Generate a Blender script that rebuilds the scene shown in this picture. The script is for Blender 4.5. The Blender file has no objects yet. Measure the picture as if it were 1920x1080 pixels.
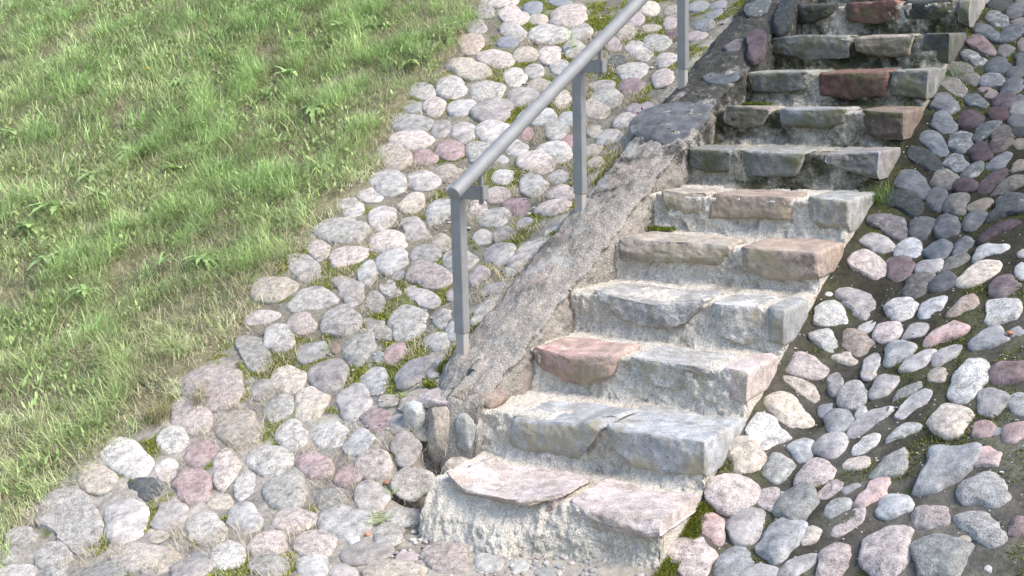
import bpy, math, random
import numpy as np
from mathutils import Matrix, Vector
rng = np.random.default_rng(7); random.seed(7)
SC = bpy.context.scene
# ---------------------------------------------------------------- camera, sky, sun, exposure
cd = bpy.data.cameras.new("camera"); cam = bpy.data.objects.new("camera", cd); SC.collection.objects.link(cam)
cd.sensor_width = 36; cd.lens = 47.76; cd.clip_start = .05; cd.clip_end = 500
ri = Vector((0.83797983, 0.54521064, -0.02313365)); up = Vector((-0.07888377, 0.16297244, 0.98347208)); fw = Vector((-0.53996959, 0.8223049, -0.17957588))
cam.matrix_world = Matrix(((ri.x, up.x, -fw.x, 1.92613), (ri.y, up.y, -fw.y, -3.77715), (ri.z, up.z, -fw.z, 1.72315), (0, 0, 0, 1)))
SC.camera = cam
wd = bpy.data.worlds.new("World"); SC.world = wd; wd.use_nodes = True
SUN_EL, SUN_AZ = math.radians(50), math.radians(88)     # azimuth measured from +Y towards +X
sky = wd.node_tree.nodes.new("ShaderNodeTexSky"); sky.sky_type = 'NISHITA'; sky.sun_disc = False
sky.sun_elevation = SUN_EL; sky.sun_rotation = SUN_AZ; sky.dust_density = 2.0; sky.ozone_density = 1.0
bg = wd.node_tree.nodes["Background"]; bg.inputs[1].default_value = .145
wd.node_tree.links.new(sky.outputs[0], bg.inputs[0])
sl = bpy.data.lights.new("sun", 'SUN'); sl.energy = 1.7; sl.angle = math.radians(22); sl.color = (1, .93, .84)
so = bpy.data.objects.new("sun", sl); SC.collection.objects.link(so)
sd = Vector((math.sin(SUN_AZ) * math.cos(SUN_EL), math.cos(SUN_AZ) * math.cos(SUN_EL), math.sin(SUN_EL)))
so.rotation_euler = sd.to_track_quat('Z', 'Y').to_euler()
SC.view_settings.view_transform = 'Standard'; SC.view_settings.look = 'None'; SC.view_settings.exposure = 1.36; SC.view_settings.gamma = 1
SC.cycles.max_bounces = 5; SC.cycles.use_denoising = True

def sstep(a, b, x):
    t = np.clip((x - a) / (b - a), 0, 1)
    return t * t * (3 - 2 * t)
def softp(x, k):
    return k * np.logaddexp(0, x / k)
SLOPE, TREAD, RISE, WID = 0.48302, 0.35195, 0.17, 0.905
def ground(x, y):
    """height of the embankment (no small bumps) at world x, y"""
    x = np.asarray(x, float); y = np.asarray(y, float)
    up = softp(y, .04) - softp(y - 7.5, .8)
    lo = 0.22 + 0.22 * sstep(-1.4, -2.4, x) + .08 * sstep(.3, 1.2, x)
    dn = softp(-y, .04); dn = dn - softp(dn - 1.6, .3)
    z = SLOPE * up - lo * dn
    fade = sstep(-.25, .35, y)
    z = z + .10 * sstep(-1.75, -1.27, x) * sstep(-1.0, -1.2, x) * fade
    r = softp(x - .42, .1); r = r - softp(r - 1.3, .3)
    z = z + .30 * r * sstep(-1.2, .5, y) - .035 * np.exp(-((x - .2) / .16) ** 2) * fade
    l = softp(-x - 6, .6)
    z = z - .05 * l
    return z

STONES = [
(-2.448,-0.379,42,'w',1,'big','long','L',-1,14,[217,132,101,94,106,159,345,193,121,99,99,123,201,294]),
(-2.471,0.442,48,'p',0,'big','long','L',2,14,[187,138,118,117,135,182,230,183,137,118,118,137,187,237]),
(0.699,0.156,34,'p',1,'big','angular','R',1,13,[75,76,81,96,107,103,83,81,86,99,106,98,88,82]),
(0.787,0.484,38,'b',1,'big','angular','R',2,17,[80,93,138,110,86,86,79,77,89,112,104,104,116,86]),
(0.87,0.118,31,'g',1,'medium','angular','R',1,15,[81,72,71,80,79,90,88,83,96,83,78,81,89,93]),
(-2.21,-0.316,37,'v',1,'medium','long','L',-1,12,[120,85,75,82,112,161,190,135,103,88,89,109,156,180]),
(0.069,0.092,32,'p',1,'medium','angular','R',1,1,[74,69,73,74,81,101,90,81,87,92,84,91,110,96]),
(-1.889,-0.505,32,'t',0,'medium','long','L',-1,9,[183,112,82,77,83,110,176,178,114,86,79,85,109,169]),
(0.082,0.377,31,'p',1,'medium','angular','R',2,2,[76,75,75,81,102,95,88,86,87,82,78,83,92,82]),
(-2.126,0.249,38,'t',0,'medium','oval','L',1,13,[125,99,89,93,111,146,157,124,99,89,94,113,149,161]),
(-2.547,-0.012,33,'w',0,'medium','long','L',0,19,[155,103,83,79,90,124,187,152,102,83,80,91,125,191]),
(0.33,0.205,30,'b',1,'medium','angular','R',1,6,[71,69,71,80,93,77,70,71,79,94,101,119,106,81]),
(-1.225,-0.139,35,'b',0,'medium','oval','L',0,7,[117,103,91,87,89,99,109,110,102,90,83,85,95,113]),
(0.929,0.369,28,'w',1,'medium','angular','R',2,20,[73,67,68,64,73,95,93,72,68,75,75,74,74,77]),
(-2.435,0.27,32,'p',0,'medium','long','L',1,16,[129,91,78,78,94,138,186,127,91,78,79,96,141,191]),
(0.97,0.21,20,'w',1,'medium','long','R',1,16,[65,39,35,41,65,92,96,60,48,46,52,75,89,98]),
(-0.743,-0.185,30,'p',1,'medium','angular','L',0,2,[89,67,59,60,74,107,133,101,84,84,89,92,110,104]),
(-1.756,0.978,38,'w',1,'medium','angular','L',3,6,[118,85,78,83,111,159,157,119,97,93,108,144,168,153]),
(-2.641,1.595,44,'g',1,'medium','long','L',5,12,[194,141,111,107,117,148,204,187,124,100,95,110,149,211]),
(-1.603,-0.035,34,'g',0,'medium','oval','L',0,11,[115,91,81,83,97,124,135,112,90,80,82,97,125,142]),
(0.742,0.883,25,'w',1,'medium','long','R',3,15,[55,59,81,103,110,81,61,59,67,80,106,128,84,61]),
(-2.058,-0.093,28,'P',1,'medium','long','L',0,16,[118,76,64,66,86,133,144,89,73,73,78,95,127,159]),
(-2.128,0.932,38,'w',1,'medium','angular','L',3,10,[126,92,82,89,109,169,142,126,97,88,92,106,150,148]),
(0.062,0.548,25,'t',1,'medium','angular','R',2,1,[65,62,64,80,102,98,79,66,59,58,66,76,82,74]),
(-2.363,-0.551,25,'w',0,'medium','long','L',-1,13,[117,77,62,59,69,96,151,116,76,62,62,72,99,148]),
(0.185,0.265,25,'v',1,'medium','angular','R',1,3,[74,64,64,77,82,73,64,58,62,67,86,86,74,71]),
(0.131,0.797,23,'t',1,'medium','long','R',3,2,[93,64,54,54,66,86,123,72,49,45,52,79,106,108]),
(-1.828,0.123,31,'w',0,'medium','oval','L',1,10,[122,99,81,74,78,92,115,121,98,81,75,79,93,117]),
(-1.093,0.11,26,'w',0,'medium','round','L',1,1,[75,76,75,74,73,74,75,75,76,77,76,72,71,73]),
(0.322,0.372,27,'g',1,'medium','angular','R',2,7,[62,64,72,69,79,90,76,72,66,73,87,91,77,71]),
(-1.774,-0.303,27,'w',0,'medium','long','L',-1,8,[98,73,66,70,88,132,143,96,73,66,71,89,131,144]),
(-1.928,0.617,37,'v',0,'medium','oval','L',2,9,[112,95,87,88,99,117,125,111,95,88,89,101,119,127]),
(-0.862,-0.308,24,'t',0,'medium','long','L',-1,1,[109,111,81,62,57,61,77,107,111,81,63,58,62,79]),
(0.546,0.122,21,'p',1,'medium','angular','R',1,11,[50,53,67,86,80,62,48,46,53,65,77,86,65,56]),
(0.73,0.7,28,'t',1,'medium','angular','R',2,16,[79,69,67,69,81,80,72,71,71,73,72,82,81,77]),
(0.095,0.667,25,'w',1,'medium','angular','R',2,3,[74,62,57,61,77,56,58,80,70,62,66,87,108,89]),
(-1.249,-0.277,33,'p',0,'medium','round','L',0,8,[95,86,80,79,83,90,95,93,86,80,79,82,91,98]),
(-2.588,-0.145,27,'t',0,'medium','long','L',0,20,[134,90,69,65,72,93,138,132,89,69,65,72,94,141]),
(-1.687,0.492,29,'v',0,'medium','long','L',2,7,[93,74,69,75,98,146,143,93,72,69,78,104,147,131]),
(-1.201,-0.008,27,'v',0,'medium','oval','L',0,6,[82,69,64,67,77,89,87,76,68,64,65,73,86,93]),
(0.165,1.419,22,'v',1,'medium','long','R',5,2,[62,46,44,51,79,133,115,79,62,57,63,85,127,124]),
(-1.286,0.117,25,'p',0,'medium','oval','L',1,4,[91,70,61,60,69,87,103,89,70,60,59,68,88,110]),
(-2.419,0.678,25,'g',1,'medium','long','L',2,13,[98,72,66,74,92,151,164,90,57,50,52,68,132,199]),
(-1.885,1.301,33,'p',0,'medium','long','L',4,4,[130,94,79,78,90,121,157,129,94,80,79,92,123,160]),
(-1.88,0.442,32,'t',1,'medium','angular','L',2,8,[81,74,80,95,113,130,92,81,78,79,76,87,121,108]),
(-2.392,1.05,42,'w',1,'medium','angular','L',3,13,[122,125,111,95,91,97,114,141,117,100,96,104,117,121]),
(0.214,0.106,24,'b',1,'medium','angular','R',1,4,[55,57,66,74,67,60,58,65,60,62,68,85,74,63]),
(-1.906,0.795,30,'g',1,'medium','long','L',3,7,[90,74,71,82,107,137,89,77,79,80,95,143,142,107]),
(-2.682,1.099,43,'t',0,'medium','oval','L',4,12,[133,117,104,100,105,118,132,131,117,105,101,106,120,134]),
(-1.65,0.284,29,'w',0,'medium','long','L',1,9,[104,80,68,68,80,109,140,107,80,70,73,87,117,130]),
(-1.027,-0.261,29,'v',0,'medium','round','L',0,4,[84,86,83,77,73,73,77,83,86,83,78,74,74,78]),
(-2.014,-0.258,29,'v',1,'medium','angular','L',0,15,[92,79,80,84,90,112,104,80,70,72,71,78,103,119]),
(-1.523,-0.444,25,'w',0,'medium','long','L',-1,6,[86,66,60,63,77,107,114,84,66,59,63,76,108,119]),
(-1.433,-0.181,31,'p',0,'medium','round','L',0,10,[94,85,77,75,77,83,88,89,84,77,73,75,83,94]),
(-2.004,0.033,25,'p',1,'medium','long','L',1,12,[63,53,54,67,98,129,102,77,68,68,69,85,138,98]),
(-1.656,-0.217,25,'b',0,'medium','long','L',0,12,[86,66,61,65,82,118,120,84,66,61,65,82,118,122]),
(-2.649,1.292,28,'w',1,'medium','long','L',4,11,[106,76,68,75,103,159,180,106,69,59,62,81,144,193]),
(0.792,0.276,20,'p',1,'medium','angular','R',1,14,[53,46,47,48,54,62,74,65,57,58,55,56,69,66]),
(-2.112,0.556,30,'t',0,'medium','oval','L',2,11,[99,79,72,75,89,114,122,98,79,72,75,90,116,124]),
(0.86,0.904,25,'m',1,'medium','angular','R',3,17,[51,52,56,57,65,82,88,71,70,79,71,69,75,61]),
(-2.448,2.731,45,'v',0,'medium','oval','L',8,6,[147,119,107,110,130,165,179,146,118,107,111,132,168,183]),
(-2.953,3.23,40,'t',1,'medium','long','L',10,11,[165,119,107,114,134,198,242,156,97,79,81,102,173,249]),
(-1.604,-0.551,28,'v',0,'medium','oval','L',-1,7,[100,80,69,67,73,88,102,96,80,69,66,72,86,105]),
(0.115,1.664,27,'p',1,'medium','angular','R',5,1,[77,64,57,57,68,109,99,76,67,66,80,110,100,87]),
(-1.425,-0.334,30,'p',0,'medium','round','L',-1,5,[86,77,71,71,77,85,89,84,76,71,71,76,85,91]),
(-1.579,0.112,23,'P',0,'medium','long','L',1,8,[103,71,58,56,64,87,125,103,71,58,57,65,92,130]),
(0.103,1.039,25,'p',1,'medium','angular','R',3,1,[71,76,64,60,61,75,83,73,62,54,55,67,94,78]),
(-1.315,-0.449,26,'g',0,'medium','oval','L',-1,4,[84,70,62,61,67,80,90,83,70,62,62,68,81,92]),
(-1.193,0.205,23,'v',0,'medium','oval','L',1,2,[64,56,55,61,75,82,71,60,55,55,60,71,85,78]),
(-2.242,1.15,22,'v',1,'medium','long','L',4,9,[78,56,50,54,74,154,132,88,72,63,65,81,137,186]),
(-2.793,2.241,37,'t',0,'medium','long','L',7,11,[119,93,88,96,127,179,168,118,94,88,97,128,183,171]),
(-2.658,2.01,38,'b',0,'medium','oval','L',6,11,[123,98,91,97,118,156,159,121,98,92,98,119,158,161]),
(-2.284,1.535,36,'p',1,'medium','angular','L',5,10,[136,110,103,96,91,105,147,120,86,79,86,100,115,125]),
(0.134,2.1,29,'d',1,'medium','angular','R',6,3,[102,66,54,54,67,100,105,87,73,73,78,90,105,107]),
(-1.836,0.26,26,'w',0,'medium','oval','L',1,11,[84,68,62,65,77,98,104,84,68,62,65,78,99,105]),
(0.119,2.252,28,'b',1,'medium','angular','R',7,2,[83,75,67,68,81,124,114,71,58,58,69,106,115,91]),
(-2.198,0.077,30,'P',1,'medium','angular','L',1,14,[74,67,72,79,82,83,79,77,80,84,83,86,102,90]),
(-2.035,-0.583,21,'g',0,'medium','long','L',-1,11,[135,85,57,50,53,65,102,135,86,61,53,55,67,100]),
(0.337,0.518,23,'p',1,'medium','angular','R',2,8,[58,64,78,68,68,75,69,64,53,52,58,65,63,59]),
(0.594,0.523,20,'g',1,'medium','angular','R',2,15,[35,46,87,67,61,63,56,48,51,69,83,68,42,34]),
(-2.444,1.382,39,'p',1,'medium','angular','L',4,10,[94,87,98,108,96,93,94,108,109,113,107,111,127,123]),
(0.119,1.935,26,'p',1,'medium','angular','R',6,2,[84,56,49,52,71,115,88,76,74,70,75,84,100,107]),
(-2.399,0.127,26,'w',0,'small','oval','L',1,15,[93,72,63,64,74,96,113,92,71,63,64,75,98,114]),
(0.668,0.332,20,'b',1,'small','angular','R',1,12,[53,57,56,57,58,50,50,56,57,51,55,64,62,58]),
(-2.364,0.779,27,'w',0,'small','long','L',3,12,[93,72,65,69,85,120,130,92,72,65,69,86,122,132]),
(-2.603,3.851,50,'p',0,'small','oval','L',11,3,[137,121,121,135,168,195,170,136,121,121,136,171,199,172]),
(0.845,0.767,20,'v',1,'small','angular','R',3,16,[44,41,48,63,76,68,60,61,56,56,65,76,71,55]),
(-2.801,2.42,36,'p',0,'small','long','L',7,12,[161,110,89,84,94,127,181,159,110,89,85,95,129,184]),
(-2.208,1.649,25,'v',1,'small','long','L',5,9,[89,67,62,71,99,144,161,84,60,56,64,89,153,169]),
(0.191,0.525,22,'g',1,'small','angular','R',2,4,[49,48,51,56,71,58,52,56,61,61,66,69,77,57]),
(0.09,1.324,26,'w',1,'small','angular','R',4,1,[64,69,74,65,63,72,80,62,53,56,67,88,83,72]),
(0.752,1.26,27,'w',1,'small','angular','R',4,13,[51,51,63,75,53,53,73,76,71,72,72,85,93,63]),
(-1.16,-0.393,24,'b',0,'small','oval','L',-1,3,[69,60,57,59,68,80,80,69,60,57,60,69,81,81]),
(-2.293,2.505,38,'v',0,'small','oval','L',8,5,[116,96,91,98,120,153,148,115,96,91,98,121,156,151]),
(-1.465,0.624,37,'v',0,'small','round','L',2,5,[87,87,92,102,108,101,90,84,85,92,102,107,103,93]),
(-2.261,-0.136,21,'d',1,'small','long','L',0,17,[127,71,54,53,62,95,104,75,54,46,45,55,86,118]),
(-1.781,1.418,31,'g',0,'small','oval','L',5,5,[93,77,73,78,94,120,122,93,77,73,80,98,123,119]),
(0.592,1.509,24,'t',1,'small','angular','R',5,9,[55,65,77,77,64,61,69,73,87,98,104,73,58,54]),
(-1.869,2.266,37,'p',0,'small','oval','L',7,4,[116,96,87,90,104,127,136,115,96,87,90,105,129,138]),
(-2.933,2.59,38,'b',0,'small','long','L',8,11,[156,114,94,91,102,135,179,154,113,94,91,103,137,182]),
(-1.362,-0.047,24,'g',0,'small','oval','L',0,9,[76,62,57,58,65,77,82,73,62,56,56,63,77,87]),
(0.601,1.961,31,'g',1,'small','angular','R',6,11,[63,71,100,61,54,76,92,75,73,83,94,108,80,69]),
(-2.618,3.628,42,'w',0,'small','long','L',11,4,[140,111,101,107,132,183,191,139,110,101,108,134,186,194]),
(0.245,1.192,19,'o',1,'small','long','R',4,4,[56,52,52,59,83,93,82,56,43,41,47,68,118,75]),
(-2.015,0.391,29,'g',0,'small','oval','L',2,10,[81,72,69,72,80,88,88,80,72,69,73,81,90,89]),
(0.446,0.74,18,'v',1,'small','long','R',3,9,[53,63,89,80,48,37,34,37,53,101,74,64,53,49]),
(0.432,0.102,17,'v',1,'small','angular','R',1,8,[50,63,69,58,51,39,36,41,53,69,53,45,46,47]),
(-1.203,0.33,16,'g',1,'small','long','L',1,3,[38,33,36,48,91,104,56,41,37,40,53,105,102,56]),
(-2.633,2.948,40,'g',0,'small','oval','L',9,9,[124,102,95,101,124,161,160,123,101,95,101,125,163,163]),
(-1.672,0.622,25,'w',0,'small','long','L',2,6,[81,65,60,63,78,112,119,82,64,59,65,85,114,108]),
(0.372,1.499,25,'t',1,'small','angular','R',5,4,[58,59,66,78,98,72,57,56,65,79,87,92,83,63]),
(0.58,1.164,21,'P',1,'small','angular','R',4,10,[67,79,77,42,36,37,47,66,91,80,79,64,58,61]),
(-1.437,0.206,27,'b',1,'small','angular','L',1,7,[79,63,56,59,65,75,75,78,79,67,68,84,104,85]),
(0.08,0.229,15,'P',1,'small','long','R',1,2,[45,35,33,38,50,81,56,41,37,41,52,59,71,73]),
(-1.457,0.356,21,'P',1,'small','long','L',2,4,[80,54,48,52,68,104,113,83,68,61,57,67,101,154]),
(-1.359,1.354,34,'v',0,'small','oval','L',4,2,[82,86,99,115,112,91,77,75,82,99,113,106,93,84]),
(0.342,0.642,22,'v',0,'small','oval','R',2,9,[57,53,54,59,67,70,64,57,53,54,59,68,71,65]),
(-1.813,2.363,29,'w',0,'small','long','L',7,3,[99,76,70,75,96,143,150,99,77,71,77,100,148,149]),
(-2.147,1.393,35,'b',1,'small','angular','L',4,7,[104,92,85,95,128,102,88,81,78,72,77,83,99,110]),
(-1.033,-0.03,21,'g',0,'small','oval','L',0,5,[74,68,56,50,49,57,70,76,68,59,54,54,57,65]),
(-1.824,1.166,20,'v',1,'small','long','L',4,3,[94,55,44,43,51,81,153,109,69,56,55,61,86,148]),
(0.573,0.398,16,'P',1,'small','long','R',2,13,[36,47,81,64,49,41,41,48,53,65,71,58,39,34]),
(0.358,1.355,25,'w',1,'small','angular','R',4,6,[67,63,58,63,73,86,72,66,64,61,68,76,85,75]),
(-1.572,1.457,29,'v',0,'small','long','L',5,3,[92,73,68,74,99,150,139,92,73,68,77,104,152,135]),
(0.332,0.891,22,'w',0,'small','oval','R',3,6,[58,53,54,60,71,76,68,58,53,54,61,72,77,68]),
(-2.117,2.68,37,'b',0,'small','oval','L',8,4,[123,99,88,89,101,126,143,122,99,88,90,102,128,145]),
(-1.022,-0.137,22,'w',0,'small','oval','L',0,3,[64,55,52,54,64,76,76,64,55,53,56,65,74,74]),
(0.745,1.098,23,'b',1,'small','angular','R',4,12,[51,59,58,44,40,45,60,74,66,70,90,70,58,53]),
(-1.91,0.941,17,'g',1,'small','long','L',3,8,[68,45,40,44,56,98,140,83,57,46,45,53,90,173]),
(-2.466,-0.642,16,'w',0,'small','long','L',-1,15,[101,91,55,42,39,45,60,101,91,55,42,40,45,61]),
(0.131,0.927,14,'t',1,'small','long','R',3,3,[48,33,29,33,47,72,97,64,42,37,38,45,68,99]),
(-2.174,1.809,30,'b',0,'small','oval','L',6,8,[80,72,75,90,117,126,99,79,72,75,90,118,128,100]),
(-2.917,2.985,36,'w',0,'small','long','L',9,10,[105,89,87,100,134,177,144,105,89,88,101,136,180,146]),
(0.111,2.43,22,'d',1,'small','long','R',7,1,[70,57,47,48,62,108,103,69,55,53,60,89,126,87]),
(-2.266,2.324,34,'g',0,'small','oval','L',7,7,[104,86,80,85,103,131,131,103,86,80,86,104,133,133]),
(-2.478,1.72,29,'v',0,'small','long','L',5,11,[90,72,69,76,100,134,122,89,72,69,77,101,137,124]),
(-1.69,0.787,24,'P',1,'small','long','L',3,5,[61,52,53,64,87,121,103,82,65,59,66,92,110,81]),
(-1.766,2.069,28,'b',0,'small','long','L',6,4,[82,69,68,79,103,137,113,81,69,69,81,108,137,111]),
(-2.339,2.887,34,'v',0,'small','long','L',9,7,[106,86,81,89,115,153,142,105,85,81,90,116,155,144]),
(0.254,1.648,23,'P',1,'small','angular','R',5,3,[54,48,53,62,89,86,69,66,61,60,68,81,94,73]),
(-2.45,2.046,29,'v',0,'small','long','L',6,10,[114,83,70,71,83,116,147,113,82,70,71,84,117,150]),
(0.323,0.767,19,'b',0,'small','oval','R',3,5,[50,46,48,56,70,74,61,50,46,48,57,72,75,61]),
(-1.831,-0.027,19,'w',0,'small','long','L',0,13,[60,49,46,52,71,104,83,57,47,45,52,71,101,86]),
(-1.823,1.794,32,'w',0,'small','oval','L',6,5,[96,82,76,77,86,100,107,95,82,76,78,87,102,108]),
(0.249,1.924,21,'v',1,'small','long','R',6,5,[39,37,42,57,92,99,69,61,64,81,89,110,84,50]),
(-2.648,-0.491,21,'w',0,'small','oval','L',-1,17,[90,68,54,49,52,63,84,89,68,54,50,52,64,85]),
(-1.331,0.452,27,'t',0,'small','round','L',2,2,[67,65,69,76,81,75,66,62,63,69,75,78,76,71]),
(0.537,0.281,14,'p',1,'small','long','R',1,10,[34,44,77,63,44,35,34,40,49,65,61,44,33,31]),
(-2.117,0.728,27,'b',1,'small','angular','L',3,9,[74,74,70,75,75,76,80,78,85,75,75,76,77,83]),
(-1.361,1.444,30,'v',1,'small','angular','L',5,2,[101,105,120,85,65,60,64,81,110,110,87,78,73,82]),
(0.317,0.074,17,'v',0,'small','oval','R',1,5,[58,59,51,43,40,41,48,57,59,50,43,41,43,50]),
(-2.0,1.452,27,'w',0,'small','oval','L',5,8,[88,71,64,67,81,104,110,87,71,64,68,82,105,112]),
(-2.318,0.885,24,'p',0,'small','long','L',3,11,[79,63,58,62,78,105,105,78,62,58,63,79,106,106]),
(0.241,0.626,17,'b',1,'small','angular','R',2,6,[49,36,34,40,62,64,52,43,42,48,54,71,73,64]),
(0.573,0.801,14,'v',1,'small','long','R',3,12,[37,45,74,73,40,30,29,35,54,79,82,58,40,35]),
(0.434,1.091,22,'b',1,'small','angular','R',4,7,[49,49,61,77,58,49,49,52,62,65,62,65,71,60]),
(0.13,2.55,19,'b',1,'small','long','R',8,2,[65,47,43,49,78,125,76,50,43,44,55,96,115,87]),
(-2.814,3.333,36,'p',0,'small','long','L',10,10,[130,99,87,89,106,146,173,129,98,86,89,107,149,176]),
(0.522,1.035,18,'v',1,'small','angular','R',3,10,[57,62,81,76,63,44,38,41,52,74,61,47,43,46]),
(-2.23,1.279,23,'b',1,'small','long','L',4,8,[76,56,51,56,74,134,99,70,59,58,64,82,145,109]),
(-2.751,1.791,25,'w',0,'small','long','L',6,13,[92,67,59,64,81,128,149,91,67,58,64,82,130,152]),
(-1.371,0.061,20,'P',0,'small','oval','L',1,6,[67,54,49,49,55,66,72,65,54,49,48,54,66,76]),
(0.43,2.498,20,'o',1,'small','long','R',8,6,[41,41,50,85,91,77,73,60,59,70,97,153,86,50]),
(-0.576,-0.151,18,'b',0,'small','oval','L',0,1,[58,47,44,45,53,66,70,58,47,44,46,53,66,71]),
(-1.78,3.182,35,'g',0,'small','oval','L',10,2,[103,86,81,88,106,138,136,103,87,84,92,114,141,132]),
(0.349,1.224,21,'p',1,'small','angular','R',4,5,[58,51,50,57,69,79,60,54,49,52,66,73,80,63]),
(0.72,1.411,22,'P',1,'small','angular','R',5,11,[48,48,54,68,68,61,55,57,55,59,71,72,72,54]),
(-1.787,2.757,27,'t',0,'small','long','L',8,2,[80,66,65,76,106,161,119,79,66,66,78,110,161,118]),
(-2.476,2.337,30,'P',0,'small','long','L',7,9,[94,75,70,77,100,136,129,93,75,70,78,101,139,131]),
(0.91,0.511,17,'P',1,'small','angular','R',2,19,[40,44,53,49,51,57,49,45,36,34,40,52,56,45]),
(0.106,1.81,22,'v',1,'small','angular','R',6,1,[68,52,44,44,51,76,84,65,54,54,61,70,74,77]),
(0.117,2.713,22,'b',1,'small','long','R',8,1,[54,56,58,65,81,104,80,55,49,53,72,122,90,61]),
(-1.777,2.869,32,'g',0,'small','oval','L',9,3,[95,80,76,82,99,128,126,95,81,78,86,106,130,122]),
(0.366,1.908,22,'v',1,'small','angular','R',6,7,[54,53,59,77,84,93,68,56,49,53,70,96,76,58]),
(0.435,0.927,18,'v',1,'small','angular','R',3,8,[42,48,61,74,66,49,45,44,49,60,60,60,52,44]),
(0.212,0.391,17,'p',1,'small','angular','R',2,5,[42,44,38,39,49,66,46,41,44,47,52,54,55,46]),
(0.966,0.603,16,'P',0,'small','round','R',2,21,[46,45,45,46,47,48,47,46,45,45,46,48,48,48]),
(-2.497,2.508,29,'v',0,'small','long','L',8,7,[87,72,70,80,108,144,120,86,72,70,81,109,146,121]),
(0.078,3.167,24,'t',1,'small','long','R',9,2,[69,58,53,56,72,118,96,72,60,60,71,90,118,100]),
(0.107,1.19,17,'g',1,'small','long','R',4,2,[53,40,36,36,46,78,79,50,41,42,52,65,70,62]),
(-2.198,0.479,22,'v',0,'small','oval','L',2,12,[73,58,52,54,65,84,91,72,58,52,55,65,85,92]),
(0.384,1.745,23,'b',1,'small','angular','R',5,5,[60,50,50,60,87,70,52,49,52,66,74,80,82,68]),
(0.246,1.787,21,'b',0,'small','oval','R',6,4,[54,50,52,61,77,85,67,55,50,53,64,83,83,66]),
(-2.281,-0.026,18,'p',0,'small','long','L',0,18,[64,49,45,47,58,83,89,63,49,44,47,59,83,89]),
(0.365,2.061,22,'t',1,'small','angular','R',6,6,[60,50,52,64,92,89,60,52,52,57,73,84,93,70]),
(0.253,2.278,22,'t',0,'small','oval','R',7,3,[58,53,55,65,84,94,73,58,53,56,69,91,91,71]),
(1.072,0.209,14,'m',1,'small','angular','R',1,17,[24,27,37,33,35,44,44,37,36,43,46,47,37,27]),
(-3.141,3.53,34,'o',0,'small','long','L',11,6,[101,84,81,93,127,177,143,101,84,82,94,129,180,145]),
(-2.587,0.907,22,'v',0,'small','long','L',3,14,[108,96,69,56,53,59,78,107,96,69,56,54,60,79]),
(-1.681,2.984,29,'m',0,'small','long','L',9,2,[85,69,67,77,107,164,125,85,72,73,86,122,154,118]),
(-1.481,1.793,28,'p',0,'small','long','L',6,1,[107,79,68,68,81,108,128,105,78,67,68,79,108,133]),
(0.089,2.863,25,'v',1,'small','angular','R',9,3,[69,74,66,57,61,83,83,58,49,52,67,108,102,75]),
(-2.928,3.693,26,'w',0,'small','long','L',11,5,[87,68,66,71,103,206,154,88,66,66,73,105,210,156]),
(-1.482,0.816,21,'g',0,'small','long','L',3,3,[77,57,50,54,68,104,115,76,57,50,52,68,105,119]),
(-3.046,3.892,32,'p',0,'small','long','L',12,3,[108,83,76,84,112,179,169,108,84,77,83,113,182,172]),
(0.599,1.808,21,'m',1,'small','angular','R',6,10,[54,61,86,39,24,25,34,73,81,81,73,66,61,57]),
(-1.751,1.883,26,'m',0,'small','oval','L',6,3,[77,64,61,66,80,107,104,77,64,62,69,86,107,100]),
(0.481,1.337,17,'b',1,'small','angular','R',4,9,[42,46,63,75,69,50,43,40,43,58,71,65,52,46]),
(0.26,2.137,19,'v',0,'small','long','R',7,5,[48,45,50,65,94,90,61,49,46,51,67,98,87,60]),
(-2.385,1.858,29,'t',0,'small','oval','L',6,9,[79,70,69,76,91,104,95,79,70,69,77,92,105,96]),
(-2.686,2.765,37,'b',0,'small','oval','L',8,9,[97,88,86,92,104,114,109,97,88,86,92,105,115,111]),
(0.555,2.137,20,'t',1,'small','angular','R',7,11,[50,67,89,68,52,49,57,77,78,88,72,51,42,42]),
(0.236,2.565,20,'w',0,'small','long','R',8,4,[51,49,54,68,96,93,65,52,49,55,72,102,89,63]),
(-2.658,1.421,22,'p',0,'small','long','L',5,13,[78,58,53,56,71,107,118,78,58,53,56,71,108,119]),
(0.478,0.343,16,'g',0,'small','round','R',1,9,[40,43,46,48,45,42,40,40,43,46,48,46,42,40]),
(-1.25,1.401,20,'g',0,'small','long','L',4,1,[48,54,71,97,85,60,49,47,53,70,98,85,61,50]),
(-1.262,0.553,16,'v',0,'small','long','L',2,1,[39,42,55,80,80,54,42,39,42,55,80,80,55,43]),
(-1.788,3.497,31,'g',0,'small','long','L',10,3,[91,76,73,80,101,137,126,91,76,74,83,107,139,124]),
(-1.869,-0.139,19,'t',0,'small','oval','L',0,14,[76,59,48,45,48,59,76,75,59,49,45,48,58,75]),
(0.474,2.181,17,'m',1,'small','long','R',7,10,[44,50,74,96,68,44,38,39,49,80,104,79,61,47]),
(-1.867,3.416,23,'v',0,'small','long','L',10,4,[76,61,57,64,93,166,124,75,60,58,64,94,169,126]),
(0.232,2.743,21,'m',1,'small','long','R',8,3,[54,53,57,75,92,81,61,53,51,58,83,105,86,61]),
(0.475,1.487,21,'v',0,'small','oval','R',5,7,[49,51,56,63,64,57,51,49,51,56,64,65,58,52]),
(-1.52,1.935,23,'p',0,'small','long','L',6,2,[90,64,55,56,72,115,147,90,64,56,57,74,118,147]),
(-1.031,-0.384,17,'v',0,'small','oval','L',-1,2,[54,46,42,42,47,56,60,54,46,42,43,48,57,61]),
(0.604,1.316,18,'o',1,'small','angular','R',4,11,[40,48,74,57,36,38,53,50,47,54,69,63,45,39]),
(-2.898,2.78,26,'p',0,'small','long','L',8,10,[77,64,65,76,109,158,113,76,64,64,77,110,161,115]),
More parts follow.
